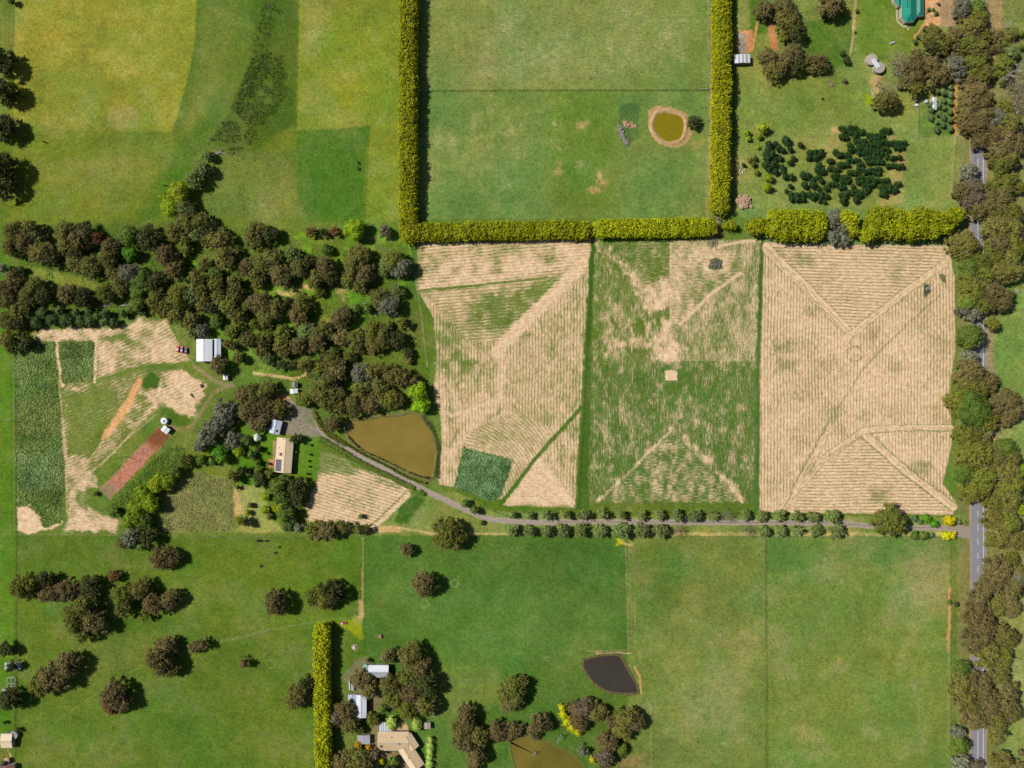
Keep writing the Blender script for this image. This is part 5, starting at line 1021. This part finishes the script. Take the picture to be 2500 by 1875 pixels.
building('garage', 'blue-white metal garage partly under gum trees above the farmhouse', 'garage', 9, 182, 388, 86, 118, -14, 3.0, BLUE, .8, extras=[('skylight', 20, 30, 14, 20, DARKP)])
building('garden_shed', 'small dark-roofed shed above the farmhouse yard', 'shed', 9, 342, 30, 44, 44, 0, 2.4, metal('dark_shed', (104, 96, 92)), .4)
building('garden_shed', 'small white-roofed shed just below the dark-roofed shed', 'shed', 9, 336, 86, 64, 40, 3, 2.4, WHITE, .4)
building('tool_shed', 'tiny white shed beside the track below the brown round tree', 'shed', 4, 1902, 1578, 38, 40, 3, 2.3, WHITE, .3)
building('pump_shed', 'small white-roofed shed at the head of the red tilled bed', 'shed', 8, 1396, 412, 62, 52, -38, 2.5, WHITE, .3)
building('stable', 'white and grey striped shed against the tall hedge beside the clay yard', 'shed', 2, 1977, 494, 132, 72, 2, 3.0, WHITE, .7, ridge='y', extras=[('roof_stripe', -28, 0, 14, 66, GREY), ('roof_stripe', 2, 0, 10, 66, GREY), ('roof_stripe', 34, 0, 18, 66, GREY)])
building('orchard_shed', 'narrow white shed among the olive trees', 'shed', 3, 1455, 874, 40, 104, 0, 2.8, WHITE, .4)
building('workshop', 'white-roofed shed with grey lower slope beside the pale green tank', 'shed', 13, 1050, 845, 170, 102, 0, 3.4, WHITE, 1.0, ridge='x', slopes=(GREY, WHITE))
building('machinery_shed', 'large white metal shed between the hedge and the big gum trees', 'shed', 13, 905, 1140, 84, 192, 0, 3.8, WHITE, .7)
building('lean_to', 'lower bluish lean-to along the left wall of the machinery shed', 'shed', 13, 828, 1135, 68, 190, 0, 2.9, BLUE, .3, over=.12)
building('carport', 'grey and white striped carport joined to the tan-roofed house', 'carport', 13, 1110, 1317, 108, 88, 0, 2.6, GREY, .2, extras=[('roof_stripe', -42+i*19, 0, 9, 84, WHITE) for i in range(5)])
building('main_house', 'large tan-roofed house body at the bottom beside the striped carport', 'house', 13, 1175, 1438, 262, 158, 0, 3.2, TAN, 1.7, ridge='x', split=.45, extras=[('skylight', -98, 36, 20, 18, DARKP), ('chimney_cap', 52, 12, 22, 10, DARKP), ('vent', -12, -38, 10, 8, DARKP)])
building('house_wing', 'angled short tan wing joining the house body to the lower wing', 'house', 13, 1318, 1446, 90, 130, 33, 3.25, TAN, 1.55, slopes=(TAN, TAN2))
building('house_wing', 'lower tan and cream wing angled towards the bottom edge', 'house', 13, 1325, 1572, 122, 216, 33, 3.05, TAN2, 1.4, split=.42, slopes=(TAN2, TAN), extras=[('vent', -14, -10, 12, 9, DARKP)])
building('grey_shed', 'small grey-roofed shed left of the tan-roofed house', 'shed', 13, 925, 1420, 104, 74, 0, 2.6, GREY, .3)
building('garden_shed', 'square grey-tan garden shed right of the pale conifers', 'shed', 13, 1462, 1302, 52, 54, 0, 2.3, metal('stone_roof', (190, 176, 160)), .35)
building('cottage', 'cream-roofed building at the left edge near the bottom', 'house', 12, 52, 1432, 96, 118, 0, 3.0, TAN2, .9, ridge='x')
building('hay_shelter', 'blue-white roofed shelter at the left edge under a small tree', 'shed', 12, 105, 800, 130, 56, 0, 2.6, BLUE, .4)
building('red_roof_house', 'dull red roof corner at the bottom left edge', 'house', 12, 45, 1680, 140, 90, 4, 3.0, RED, .8)
building('small_hut', 'tiny white hut at the left edge above the dark green tree', 'shed', 12, 35, 1008, 36, 26, 0, 2.2, WHITE, .2)
# teal house: main wing with faceted end, two side wings
th = empty('teal_house', (*W(*k1(3, 1248, 60), 4), 0)); tag(th, 'teal-roofed house with solar panels at the top edge', 'house', 'farm buildings')
u = Q*S
def teal(out, ridge_, h, rise, m=TEAL):
    mb = MB(); n = len(out); P_ = [((x-1248)*u, -(y-60)*u) for x, y in out]; R_ = [((x-1248)*u, -(y-60)*u) for x, y in ridge_]
    t = .12
    MB().prism([(x*.96, y*.96-.1) for x, y in P_], 0, h).build('wall', WALL, th)
    for i in range(n):
        a, b = P_[i], P_[(i+1) % n]
        ia = min(range(len(R_)), key=lambda j: math.dist(R_[j], a)); ib = min(range(len(R_)), key=lambda j: math.dist(R_[j], b))
        vs = [(*a, h+t), (*b, h+t), (*R_[ib], h+rise)] + ([(*R_[ia], h+rise)] if ia != ib else []); MB().add(vs, [tuple(range(len(vs)))]).build('roof_slope', m, th)
        d = Vector(b)-Vector(a); MB().tube((*a, h+.05), (*b, h+.05), .12, .12, 5).build('gutter', GUT, th)
teal([(1185, -170), (1185, 135), (1222, 180), (1280, 180), (1312, 132), (1312, -170)], [(1250, -120), (1250, 120)], 3.1, 1.9)
teal([(1312, -170), (1312, 128), (1368, 128), (1368, -170)], [(1335, -140), (1335, 95)], 2.9, 1.2, metal('teal_roof_shade', (28, 144, 120), (20, 126, 106)))
teal([(1120, -170), (1120, -5), (1160, 44), (1185, 46), (1185, -170)], [(1155, -140), (1158, 5)], 2.95, 1.2)
for i in range(2):
    for j in range(7):
        MB().box(-.5, .5, -.42, .42, 0, .08).build('solar_panel', mat('red_cells', (96, 52, 66), .3, .08, 1), th).location = ((1229+i*16-1248)*u, -(-20+j*14-60)*u, 4.35+.35*i)
MB().box((1372-1248)*u, (1376-1248)*u, -60*u, 60*u, 0, .9).build('garden_wall', WALL, th)
o = MB(); 
for a, b in (((1168, 55), (1172, 150)), ((1172, 150), (1222, 195)), ((1222, 195), (1262, 200)), ((1262, 185), (1262, 225))):
    A_ = Vector(((a[0]-1248)*u, -(a[1]-60)*u, .06)); B_ = Vector(((b[0]-1248)*u, -(b[1]-60)*u, .06)); d = (B_-A_); n_ = Vector((-d.y, d.x, 0)).normalized()*.6
    o.add([A_+n_, B_+n_, B_-n_, A_-n_], [(0, 3, 2, 1)])
o.build('garden_path', mat('path_paving', (206, 192, 166), .9, .1, 2))['kind'] = 'structure'; bpy.data.objects['garden_path'].location = th.location
# tanks
def tank(k, x, y, r, h, m, label, cone=.3, name='water_tank', hatch=True):
    r *= u; X, Y = W(*k1(k, x, y), h); root = empty(name, (X, Y, 0)); tag(root, label, 'tank', 'round water tanks')
    MB().cyl(0, 0, 0, h, r, r, 28).build('tank_wall', m, root); MB().cyl(0, 0, h+.002, h+cone, r*1.03, r*.12, 28).build('tank_roof', m, root)
    if hatch: MB().cyl(0, 0, h+cone*.75, h+cone+.14, r*.28, r*.26, 16).build('hatch', GUT if m is not WHITE else mat('hatch_dark', (84, 80, 84), .6), root)
CONC = mat('concrete_tank', (196, 184, 170), .9, .1, 1.2); CONC2 = mat('concrete_tank_b', (186, 176, 164), .9, .1, 1.2)
tank(3, 930, 500, 46, 2.6, CONC, 'upper of the two large round concrete tanks in the smallholding', .15, hatch=False); tank(3, 992, 568, 46, 2.6, CONC2, 'lower of the two large round concrete tanks in the smallholding', .15, hatch=False)
X, Y = W(*k1(3, 958, 535), 2.9); o = MB().box(-1.3, 1.3, -3.4, 3.4, 2.95, 3.05).build('tank_cover', WHITE); o.location = (X, Y, 0); o.rotation_euler = (0, 0, radians(38)); tag(o, 'white sheet cover bridging the two round concrete tanks', 'cover')
o = MB().box(-.1, .1, -3.4, 3.4, 3.05, 3.12).build('batten', GUT); o.parent = bpy.data.objects['tank_cover']
tank(8, 1383, 338, 27, 2.2, WHITE, 'white round water tank above the small white pump shed', .45)
tank(13, 943, 812, 25, 2.4, mat('green_tank', (150, 200, 186), .6, .08, 1), 'pale green round tank at the corner of the workshop', .3)
tank(12, 112, 1385, 33, 2.4, mat('grey_tank', (172, 168, 164), .8, .08, 1), 'grey round tank beside the cream-roofed building', .25)
tank(3, 1388, 853, 13, 1.6, WHITE, 'small white round tank left of the olive-grove shed', .2)
# small things
def table(k, x, y, w, d, rz, h, m, label, name, cat, legs=True):
    X, Y = W(*k1(k, x, y), h); root = empty(name, (X, Y, 0), radians(rz)); tag(root, label, cat); w *= u/2; d *= u/2
    MB().box(-w, w, -d, d, h-.12, h).build('lid', m, root); MB().box(-w*.94, w*.94, -d*.94, d*.94, .15, h-.125).build('body', GUT, root)
    for sx in (-1, 1):
        for sy in (-1, 1): MB().box(sx*w*.8-.06, sx*w*.8+.06, sy*d*.8-.06, sy*d*.8+.06, 0, .15).build('foot', BARK, root)
table(3, 1308, 847, 26, 16, 5, 1.0, WHITE, 'upper white box beside the olive grove fence', 'beehive_box', 'box'); table(3, 1306, 885, 28, 19, 0, 1.0, WHITE, 'lower white box beside the olive grove fence', 'beehive_box', 'box')
table(13, 1062, 552, 27, 27, 12, 1.2, mat('brown_box', (182, 132, 110), .8), 'brown wooden box standing alone in the paddock above the workshop', 'feed_bin', 'box')
table(13, 1525, 1205, 12, 40, 0, .8, WALL, 'pale garden bench by the trees right of the homestead', 'garden_bench', 'bench'); table(13, 830, 975, 26, 60, 0, 1.5, GREY, 'grey stack beside the tree above the machinery shed', 'material_stack', 'stack'); table(13, 805, 960, 8, 80, 2, 1.3, WHITE, 'thin white rail stack left of the grey stack', 'material_stack', 'stack')
def hull(k, x, y, L_, w, rz, m, label):
    X, Y = W(*k1(k, x, y)); mb = MB(); L_ *= u/2; w *= u/2; st_ = [(-1, .75), (-.5, 1), (.2, .95), (.7, .6), (1, .06)]
    vs = []
    for t, s_ in st_: vs += [(t*L_, -w*s_, .8), (t*L_, -w*s_*.6, .1), (t*L_, w*s_*.6, .1), (t*L_, w*s_, .8), (t*L_, w*s_*.85, .75), (t*L_, w*s_*.5, .25), (t*L_, -w*s_*.5, .25), (t*L_, -w*s_*.85, .75)]
    f = [(i*8+j, i*8+(j+1) % 8, (i+1)*8+(j+1) % 8, (i+1)*8+j) for i in range(4) for j in range(8)]+[tuple(range(7, -1, -1)), tuple(range(32, 40))]
    mb.add(vs, f); o = mb.build('dinghy', m); o.location = (X, Y, 0); o.rotation_euler = (0, 0, radians(rz)); tag(o, label, 'boat')
    for t in (-.4, .3): MB().box(t*L_-.15, t*L_+.15, -w*.8, w*.8, .6, .66).build('thwart', GUT, o)
hull(3, 1100, 361, 50, 16, 14, WHITE, 'small white boat lying on the grass below the teal-roofed house')
# fire pit
X, Y = W(*k1(13, 848, 640)); root = empty('fire_pit', (X, Y, 0)); tag(root, 'round fire pit with white lid in the grass beside the lower left hedge', 'fire pit')
MB().cyl(0, 0, .01, .10, 2.0, 1.9, 24).build('ash_circle', mat('ash_ring', (190, 170, 146), .95, .15, 1), root); MB().cyl(-.2, .1, .1, .9, .75, .7, 18).build('drum', GUT, root); MB().cyl(-.2, .1, .9, 1.0, .8, .8, 18).build('lid', WHITE, root)
# umbrella
X, Y = W(*k1(12, 52, 1600), 2.4); root = empty('garden_umbrella', (X, Y, 0)); tag(root, 'beige garden umbrella on the patio at the bottom left edge', 'umbrella')
MB().tube((0, 0, 0), (0, 0, 2.6), .04, .04, 8).build('pole', GUT, root); MB().cyl(0, 0, 2.1, 2.7, 2.1, .05, 8).build('canopy', mat('umbrella_cloth', (206, 180, 150), .9), root); MB().cyl(0, 0, .68, .74, .9, .9, 16).build('table_top', WALL, root)
# stock yard panels at the left edge
X0, Y0 = W(*k1(12, 102, 940)); root = empty('stock_yard', (X0, Y0, 0)); tag(root, 'small steel stock yard of pale rails between the left edge shelter and dark tree', 'stock yard')
RAIL = mat('steel_rail', (196, 200, 190), .6, .05, 2)
for (a, b) in (((-33, -50), (33, -50)), ((-33, 0), (33, 0)), ((-33, 50), (33, 50)), ((-33, -50), (-33, 50)), ((33, -50), (33, 50)), ((0, -50), (0, 50)), ((-33, 25), (33, 25))):
    mb = MB()
    for z in (.4, .8, 1.2, 1.6): mb.tube((a[0]*u, -a[1]*u, z), (b[0]*u, -b[1]*u, z), .06, .06, 5)
    mb.build('rail_panel', RAIL, root)
for a in ((-33, -50), (33, -50), (-33, 0), (33, 0), (-33, 50), (33, 50), (0, 0)): MB().tube((a[0]*u, -a[1]*u, 0), (a[0]*u, -a[1]*u, 1.8), .08, .08, 6).build('post', RAIL, root)

# cars
def car(k, x, y, rz, rgb, label, roofrgb=None):
    X, Y = W(*k1(k, x, y), 1.0); root = empty('parked_car', (X, Y, 0), radians(rz)); tag(root, label, 'car', 'parked cars'); nm = 'paint_%d_%d_%d' % rgb
    m = mat(nm, rgb, .3, .03, 1, spec=.5); T = mat('tyre', (34, 34, 36), .9); LT = mat('lamp_glass', (240, 240, 235), .2)
    prof = [(-2.2, .35), (-2.25, .75), (-2.1, .98), (-1.3, 1.02), (1.0, 1.0), (2.0, .86), (2.25, .6), (2.25, .35)]
    mb = MB(); n = len(prof)
    for wy in (-.86, .86): mb.v += [(px_, wy, pz) for px_, pz in prof]
    mb.f = [tuple(range(n)), tuple(range(2*n-1, n-1, -1))]+[(i, n+i, n+(i+1) % n, (i+1) % n) for i in range(n)]
    mb.build('body', m, root)
    lo = [(-1.75, -.78), (1.05, -.78), (1.05, .78), (-1.75, .78)]; hi = [(-1.25, -.62), (.35, -.62), (.35, .62), (-1.25, .62)]
    MB().add([(x_, y_, 1.0) for x_, y_ in lo]+[(x_, y_, 1.42) for x_, y_ in hi], [(0, 1, 5, 4), (1, 2, 6, 5), (2, 3, 7, 6), (3, 0, 4, 7)]).build('windows', GLASS, root)
    MB().add([(x_*1.02, y_*1.02, 1.42) for x_, y_ in hi]+[(x_, y_*.95, 1.47) for x_, y_ in hi], [(0, 1, 5, 4), (1, 2, 6, 5), (2, 3, 7, 6), (3, 0, 4, 7), (4, 5, 6, 7)]).build('roof', mat('paint_r_%d_%d_%d' % roofrgb, roofrgb, .3, .03, 1) if roofrgb else m, root)
    for cx in (-1.35, 1.35):
        for sy in (-1, 1):
            w_ = MB().tube((0, -.1, 0), (0, .1, 0), .33, .33, 16).build('wheel', T, root); w_.location = (cx, sy*.82, .33)
            MB().tube((0, sy*.1, 0), (0, sy*.12, 0), .19, .19, 12).build('rim', GUT, w_)
    for sy in (-1, 1): MB().box(2.2, 2.29, sy*.62-.15, sy*.62+.15, .6, .74).build('headlight', LT, root)
car(4, 1500, 1336, 88, (222, 24, 44), 'red car with pale roof, left of the three parked together', (244, 214, 214)); car(4, 1533, 1343, 94, (206, 22, 50), 'red car in the middle of the three parked together', (240, 200, 208)); car(4, 1569, 1350, 90, (70, 60, 86), 'dark purple-grey car, right of the three parked together', (150, 146, 170))
car(13, 750, 438, 5, (208, 96, 84), 'faded red car standing in the grass at the head of the lower left hedge', (226, 204, 196))

# animals
def beast(k, x, y, rz, s, rgb, label, name, cat, group):
    X, Y = W(*k1(k, x, y)); me = bpy.data.meshes.new(name)
    V = [(0, 0, 1.0), (.55, 0, 1.02), (.85, 0, 1.2), (1.15, 0, 1.22), (1.38, 0, 1.05), (-.6, 0, 1.02), (-.85, 0, 1.1), (-.95, 0, .7)]; E = [(0, 1), (1, 2), (2, 3), (3, 4), (0, 5), (5, 6), (6, 7)]; Rr = [.36, .34, .22, .16, .10, .34, .12, .04]
    for bx, bi in ((.5, 1), (-.55, 5)):
        for sy in (-1, 1):
            n = len(V); V += [(bx, sy*.2, .72), (bx+(.03 if bi == 1 else -.1), sy*.21, .38), (bx, sy*.21, .02)]; Rr += [.14, .07, .06]; E += [(bi, n), (n, n+1), (n+1, n+2)]
    me.from_pydata(V, E, []); o = bpy.data.objects.new(name, me); C.objects.link(o); md = o.modifiers.new('skin', 'SKIN'); o.modifiers.new('sub', 'SUBSURF').levels = 1
    for i, sv in enumerate(me.skin_vertices[0].data): sv.radius = (Rr[i], Rr[i]); sv.use_root = i == 0
    me.materials.append(mat('hide_%d_%d' % (rgb[0], rgb[1]), rgb, .8, .08, 2)); o.location = (X, Y, 0); o.rotation_euler = (0, 0, radians(rz)); o.scale = (s, s, s); tag(o, label, cat, group)
BK = (34, 32, 34)
beast(1, 880, 1375, 100, 1.15, BK, 'upper of two black cows in the dark green paddock left of the hedge', 'cow', 'cow', 'black cattle'); beast(1, 880, 1428, 70, 1.15, BK, 'lower of two black cows in the dark green paddock left of the hedge', 'cow', 'cow', 'black cattle')
beast(0, 378, 1200, -15, 1.2, (52, 34, 30), 'dark brown cow alone near the dark trees of the left edge', 'cow', 'cow', 'black cattle'); beast(0, 1390, 1565, 0, 1.0, BK, 'black cow at the foot of the yellow-green willow', 'cow', 'cow', 'black cattle')
for i, (x, y) in enumerate(((2175, 1347), (2192, 1347))): beast(8, x, y, 90, 1.0, BK, ['left', 'right'][i]+' one of a close pair of black calves below the fallow square', 'calf', 'calf', 'black cattle')
for i, (x, y) in enumerate(((35, 1345), (65, 1348), (105, 1347), (210, 1400), (180, 1450), (60, 1560))): beast(9, x, y, 20*i, 1.0, BK, 'black calf number '+['one', 'two', 'three', 'four', 'five', 'six'][i]+' from the boundary fence in the lower paddock' if False else 'black calf, '+['first', 'second', 'third', 'fourth', 'fifth', 'lowest'][i]+' of six scattered below the house paddock boundary', 'calf', 'calf', 'black cattle')
for i, (x, y) in enumerate(((1940, 1422), (1955, 1435), (1950, 1448), (1968, 1405), (1972, 1450), (1985, 1440), (2000, 1440), (1965, 1465), (1978, 1460), (1995, 1425))): beast(2, x, y, 37*i, .62, (244, 240, 232), ['highest', 'second highest', 'third', 'fourth', 'fifth', 'sixth', 'seventh', 'eighth', 'ninth', 'lowest'][sorted(range(10), key=lambda j: (1422, 1435, 1448, 1405, 1450, 1440, 1440.5, 1465, 1460, 1425)[j]).index(i)]+' of the small white sheep beside the tall hedge', 'sheep', 'sheep', 'white sheep')

# ------------------------------------------------------------------ fences
POST = MB().cyl(0, 0, 0, 1.3, .1, .09, 6).build('post', mat('post_wood', (130, 118, 96), .9, .2, 2)); pm_ = POST.data; bpy.data.objects.remove(POST)
WIRE = mat('wire', (120, 122, 112), .5, .05, 2)
def fence(pts, label, sp=9.0):
    P = [Vector((*W(*p), 0)) for p in pts]; root = empty('wire_fence', P[0]); tag(root, label, 'fence', 'post and wire fences'); mb = MB(); n = 0
    for a, b in zip(P[:-1], P[1:]):
        d = b-a; k_ = max(1, int(d.length/sp))
        for i in range(k_+1):
            o = bpy.data.objects.new('post', pm_); C.objects.link(o); o.parent = root; o.location = a+d*i/k_-P[0]; n += 1
        for z in (.3, .6, .9, 1.15): mb.tube(a-P[0]+Vector((0, 0, z)), b-P[0]+Vector((0, 0, z)), .012, .012, 3)
    mb.build('wire', WIRE, root)
fence(D([(915, 197), (1532, 194)]), 'wire fence crossing between the two tall hedges above the olive pond')
fence(K(5, [(1305, 440), (1400, 950), (1465, 1500)]), 'wire fence between the woodland and the left stubble field')
fence(D([(1281, 524), (1268, 760), (1250, 1098)]), 'wire fence between the left and middle stubble fields'); fence(D([(1647, 517), (1639, 800), (1637, 1108)]), 'wire fence between the middle and right stubble fields')
fence(D([(32, 760), (36, 1150)]), 'wire fence left of the long vegetable plot'); fence(D([(36, 1160), (33, 1659)]), 'wire fence down the left edge below the vegetable plot')
fence(D([(36, 1154), (250, 1157)]), 'wire fence below the left yard stubble'); fence(D([(390, 1158), (790, 1161)]), 'wire fence below the garden and house paddock')
fence(D([(786, 1165), (785, 1300), (786, 1415)]), 'wire fence running down towards the workshop'); fence(D([(1352, 1180), (1358, 1405), (1270, 1408)]), 'wire fence ending in a corner above the dark pond')
fence(D([(1655, 1165), (1657, 1659)]), 'wire fence dividing the two lower right paddocks'); fence(D([(470, 1388), (580, 1362), (672, 1345)]), 'slanting wire fence to the head of the lower left hedge')
fence(K(3, [(800, 0), (770, 300), (750, 460), (870, 700)]), 'wire fence left of the two concrete tanks'); fence(K(3, [(1315, 900), (1312, 1165), (1640, 1155)]), 'wire fence round the olive grove'); fence(K(3, [(1640, 1160), (1600, 1659)]), 'wire fence between the orchard paddock and the road')
fence(K(2, [(1700, 0), (1692, 755), (1680, 1659)]), 'wire fence along the left side of the tall right hedge'); fence(D([(1070, 1157), (2060, 1160)]), 'wire fence below the avenue of trees'); fence(D([(2052, 1165), (2052, 1640)]), 'wire fence between the lower right paddock and the road trees')
fence(K(9, [(1555, 640), (1592, 910)]), 'short wire fence between the dam and the left stubble field'); fence(D([(1408, 1520), (1409, 1659)]), 'wire fence right of the lower dam trees'); fence(D([(940, 1470), (1090, 1468), (1092, 1550)]), 'wire fence corner right of the big homestead gum trees')
# metal gates
for pts, lb in ((K(1, [(1405, 765), (1500, 768)]), 'pale metal gate at the left end of the hedge-to-hedge fence'), (K(2, [(1615, 757), (1690, 755)]), 'pale metal gate at the right end of the hedge-to-hedge fence'), (K(8, [(60, 328), (98, 330)]), 'short metal gate at the left edge beside the vegetable plot')):
    a, b = [Vector((*W(*p), 0)) for p in pts]; g = empty('metal_gate', a); tag(g, lb, 'gate', 'metal farm gates'); mb = MB()
    for z in (.25, .6, .95, 1.3): MB().tube(Vector((0, 0, z)), b-a+Vector((0, 0, z)), .06, .06, 6).build('rail', RAIL, g)
    for t in (0, .5, 1): MB().tube((b-a)*t, (b-a)*t+Vector((0, 0, 1.4)), .07, .07, 6).build('upright', RAIL, g)
# power pole
def pole(k, x, y, label):
    X, Y = W(*k1(k, x, y)); root = empty('power_pole', (X, Y, 0), radians(70)); tag(root, label, 'pole'); MB().cyl(0, 0, 0, 9.5, .18, .12, 10).build('pole', BARK, root); MB().box(-1.2, 1.2, -.07, .07, 8.8, 8.95).build('crossarm', BARK, root)
    for i in (-1, 0, 1): MB().cyl(i*1.0, 0, 8.95, 9.15, .06, .05, 8).build('insulator', WHITE, root)
pole(4, 60, 125, 'wooden power pole at the left edge above the woodland'); pole(9, 2022, 1100, 'wooden power pole beside the young trees at the driveway bend'); pole(8, 1070, 640, 'wooden pole beside the red tilled bed')
# tilled bed ridges
a0 = Vector((*W(*k1(8, 1385, 425)), 0)); a1 = Vector((*W(*k1(8, 930, 920)), 0)); dd = (a1-a0); nn = Vector((-dd.y, dd.x, 0)).normalized(); bed = bpy.data.objects.get('tilled_bed')
SOIL = mat('ridge_soil', (226, 172, 148), .95, .2, .45, rgb2=(178, 112, 90)); SOILD = mat('ridge_soil_dark', (166, 106, 70), .95, .2, .5, rgb2=(138, 84, 54))
for i in range(8):
    off = nn*(-4.4+i*1.26)
    for s0, s1, m in ((.02, .27, SOILD), (.275, .97, SOIL)):
        p = a0+dd*s0+off; q = a0+dd*(s1-random.uniform(0, .03))+off; mb = MB(); n = 22; vs = []
        for j in range(n+1):
            c = p+(q-p)*j/n+nn*random.uniform(-.08, .08); w_ = .36+random.uniform(-.08, .08); vs += [tuple(c-nn*w_+Vector((0, 0, .03))), tuple(c+Vector((0, 0, .26))), tuple(c+nn*w_+Vector((0, 0, .03)))]
        mb.add(vs, [f for j in range(n) for f in ((j*3, j*3+1, j*3+4, j*3+3), (j*3+1, j*3+2, j*3+5, j*3+4))]); o = mb.build('soil_ridge', m); o.parent = bed

# ------------------------------------------------------------------ labels that single each plant out
LMK = [(k1(4, 1760, 1348), 'the silver shed'), (k1(4, 1535, 1340), 'the parked red cars'), (k1(9, 251, 628), 'the beige farmhouse'), (k1(9, 182, 388), 'the blue-white garage'), (k1(9, 1160, 550), 'the brown dam'), (k1(2, 1355, 1070), 'the olive pond'),
 (k1(14, 870, 870), 'the dark pond'), (k1(14, 300, 1600), 'the lower dam'), (k1(13, 1050, 845), 'the workshop'), (k1(13, 870, 1140), 'the machinery shed'), (k1(13, 1200, 1450), 'the tan-roofed house'), (k1(13, 570, 480), 'the lower left hedge head'), (k1(12, 50, 1430), 'the cream-roofed building'), (k1(12, 100, 800), 'the left edge shelter'),
 (k1(3, 1250, 80), 'the teal-roofed house'), (k1(3, 960, 535), 'the twin concrete tanks'), (k1(3, 1455, 875), 'the olive-grove shed'), (k1(2, 1975, 493), 'the striped stable'), (k1(8, 1396, 380), 'the white pump shed'), (k1(8, 930, 950), 'the red bed end'), (k1(4, 300, 1400), 'the long vegetable plot'), (k1(5, 845, 330), 'the lime-green round tree'),
 (k1(4, 400, 700), 'the grassy clearing'), (k1(4, 100, 200), 'the left power pole'), (k1(4, 1450, 350), 'the foot of the gully'), (k1(5, 1300, 450), 'the hedge corner'), (k1(5, 930, 960), 'the woodland clearing'), (k1(11, 1580, 1240), 'the driveway entrance'), (k1(7, 1765, 1230), 'the round roadside tree'), (k1(7, 1640, 200), 'the cypress line end'),
 (k1(3, 1840, 1300), 'the top road stretch'), (k1(11, 1820, 1100), 'the middle road stretch'), (k1(15, 1840, 820), 'the small road gap'), (k1(15, 1840, 1450), 'the lowest road stretch'), (k1(3, 800, 1350), 'the orchard middle'), (k1(3, 150, 1300), 'the orchard left part'), (k1(11, 1600, 300), 'the right stubble edge'), (k1(7, 600, 300), 'the grey hedge-line tree'),
 (k1(3, 2070, 640), 'the white dead gum'), (k1(3, 2110, 190), 'the grey dead tree'), (k1(12, 960, 1060), 'the lowest left tree'), (k1(12, 700, 330), 'the left paddock thicket'), (k1(8, 1150, 1080), 'the diagonal belt'), (k1(9, 1640, 1300), 'the big round gum'), (k1(10, 960, 1365), 'the yellow flower patch'), (k1(4, 950, 970), 'the long fallen log'), (k1(3, 1750, 880), 'the orange verge strip'), (k1(9, 650, 470), 'the driveway junction')]
ORD = ['nearest', 'second nearest', 'third nearest', 'fourth nearest', 'fifth nearest', 'sixth nearest', 'seventh nearest', 'eighth nearest', 'ninth nearest', 'tenth nearest'] + ['%dth nearest' % i for i in range(11, 60)]
bk = {}
for root, kind, px, py, R in PLACED:
    (lx, ly), ln_ = min(LMK, key=lambda l: math.hypot(l[0][0]-px, l[0][1]-py)); dx, dy = px-lx, py-ly
    a = math.degrees(math.atan2(-dy, dx)) % 360; side = ['right of', 'above right of', 'above', 'above left of', 'left of', 'below left of', 'below', 'below right of'][int((a+22.5)//45) % 8]
    noun = NOUN[kind]
    if root.name.startswith('clipped'): noun = 'clipped round shrub'
    elif R < 2.2 and noun.endswith('tree') and kind not in 'qv': noun = noun.replace('gum tree', 'shrub').replace('tree', 'shrub')
    elif kind == 'w' and 'avenue' in root['group']: noun = 'leafless avenue tree'
    bk.setdefault((noun, side, ln_), []).append((math.hypot(dx, dy), root, R, root['group']))
for (noun, side, ln_), lst in bk.items():
    lst.sort(key=lambda t: t[0])
    for i, (d, root, R, g) in enumerate(lst):
        sz = 'large ' if R > 8 else 'small ' if R < 3.2 and noun.find('shrub') < 0 else ''
        if 'avenue' in g: root['label'] = f'{noun}, {"upper" if "above" in g else "lower"} driveway row, {ORD[i]} {side} {ln_}'
        elif len(lst) == 1: root['label'] = f'the only {sz}{noun} {side} {ln_}'
        else: root['label'] = f'{sz}{noun} {ORD[i]} to and {side} {ln_}'
for o in bpy.data.objects:
    if o.get('label') and len(o['label'].replace('-', ' ').split()) > 16: print('LONG', o['label'])
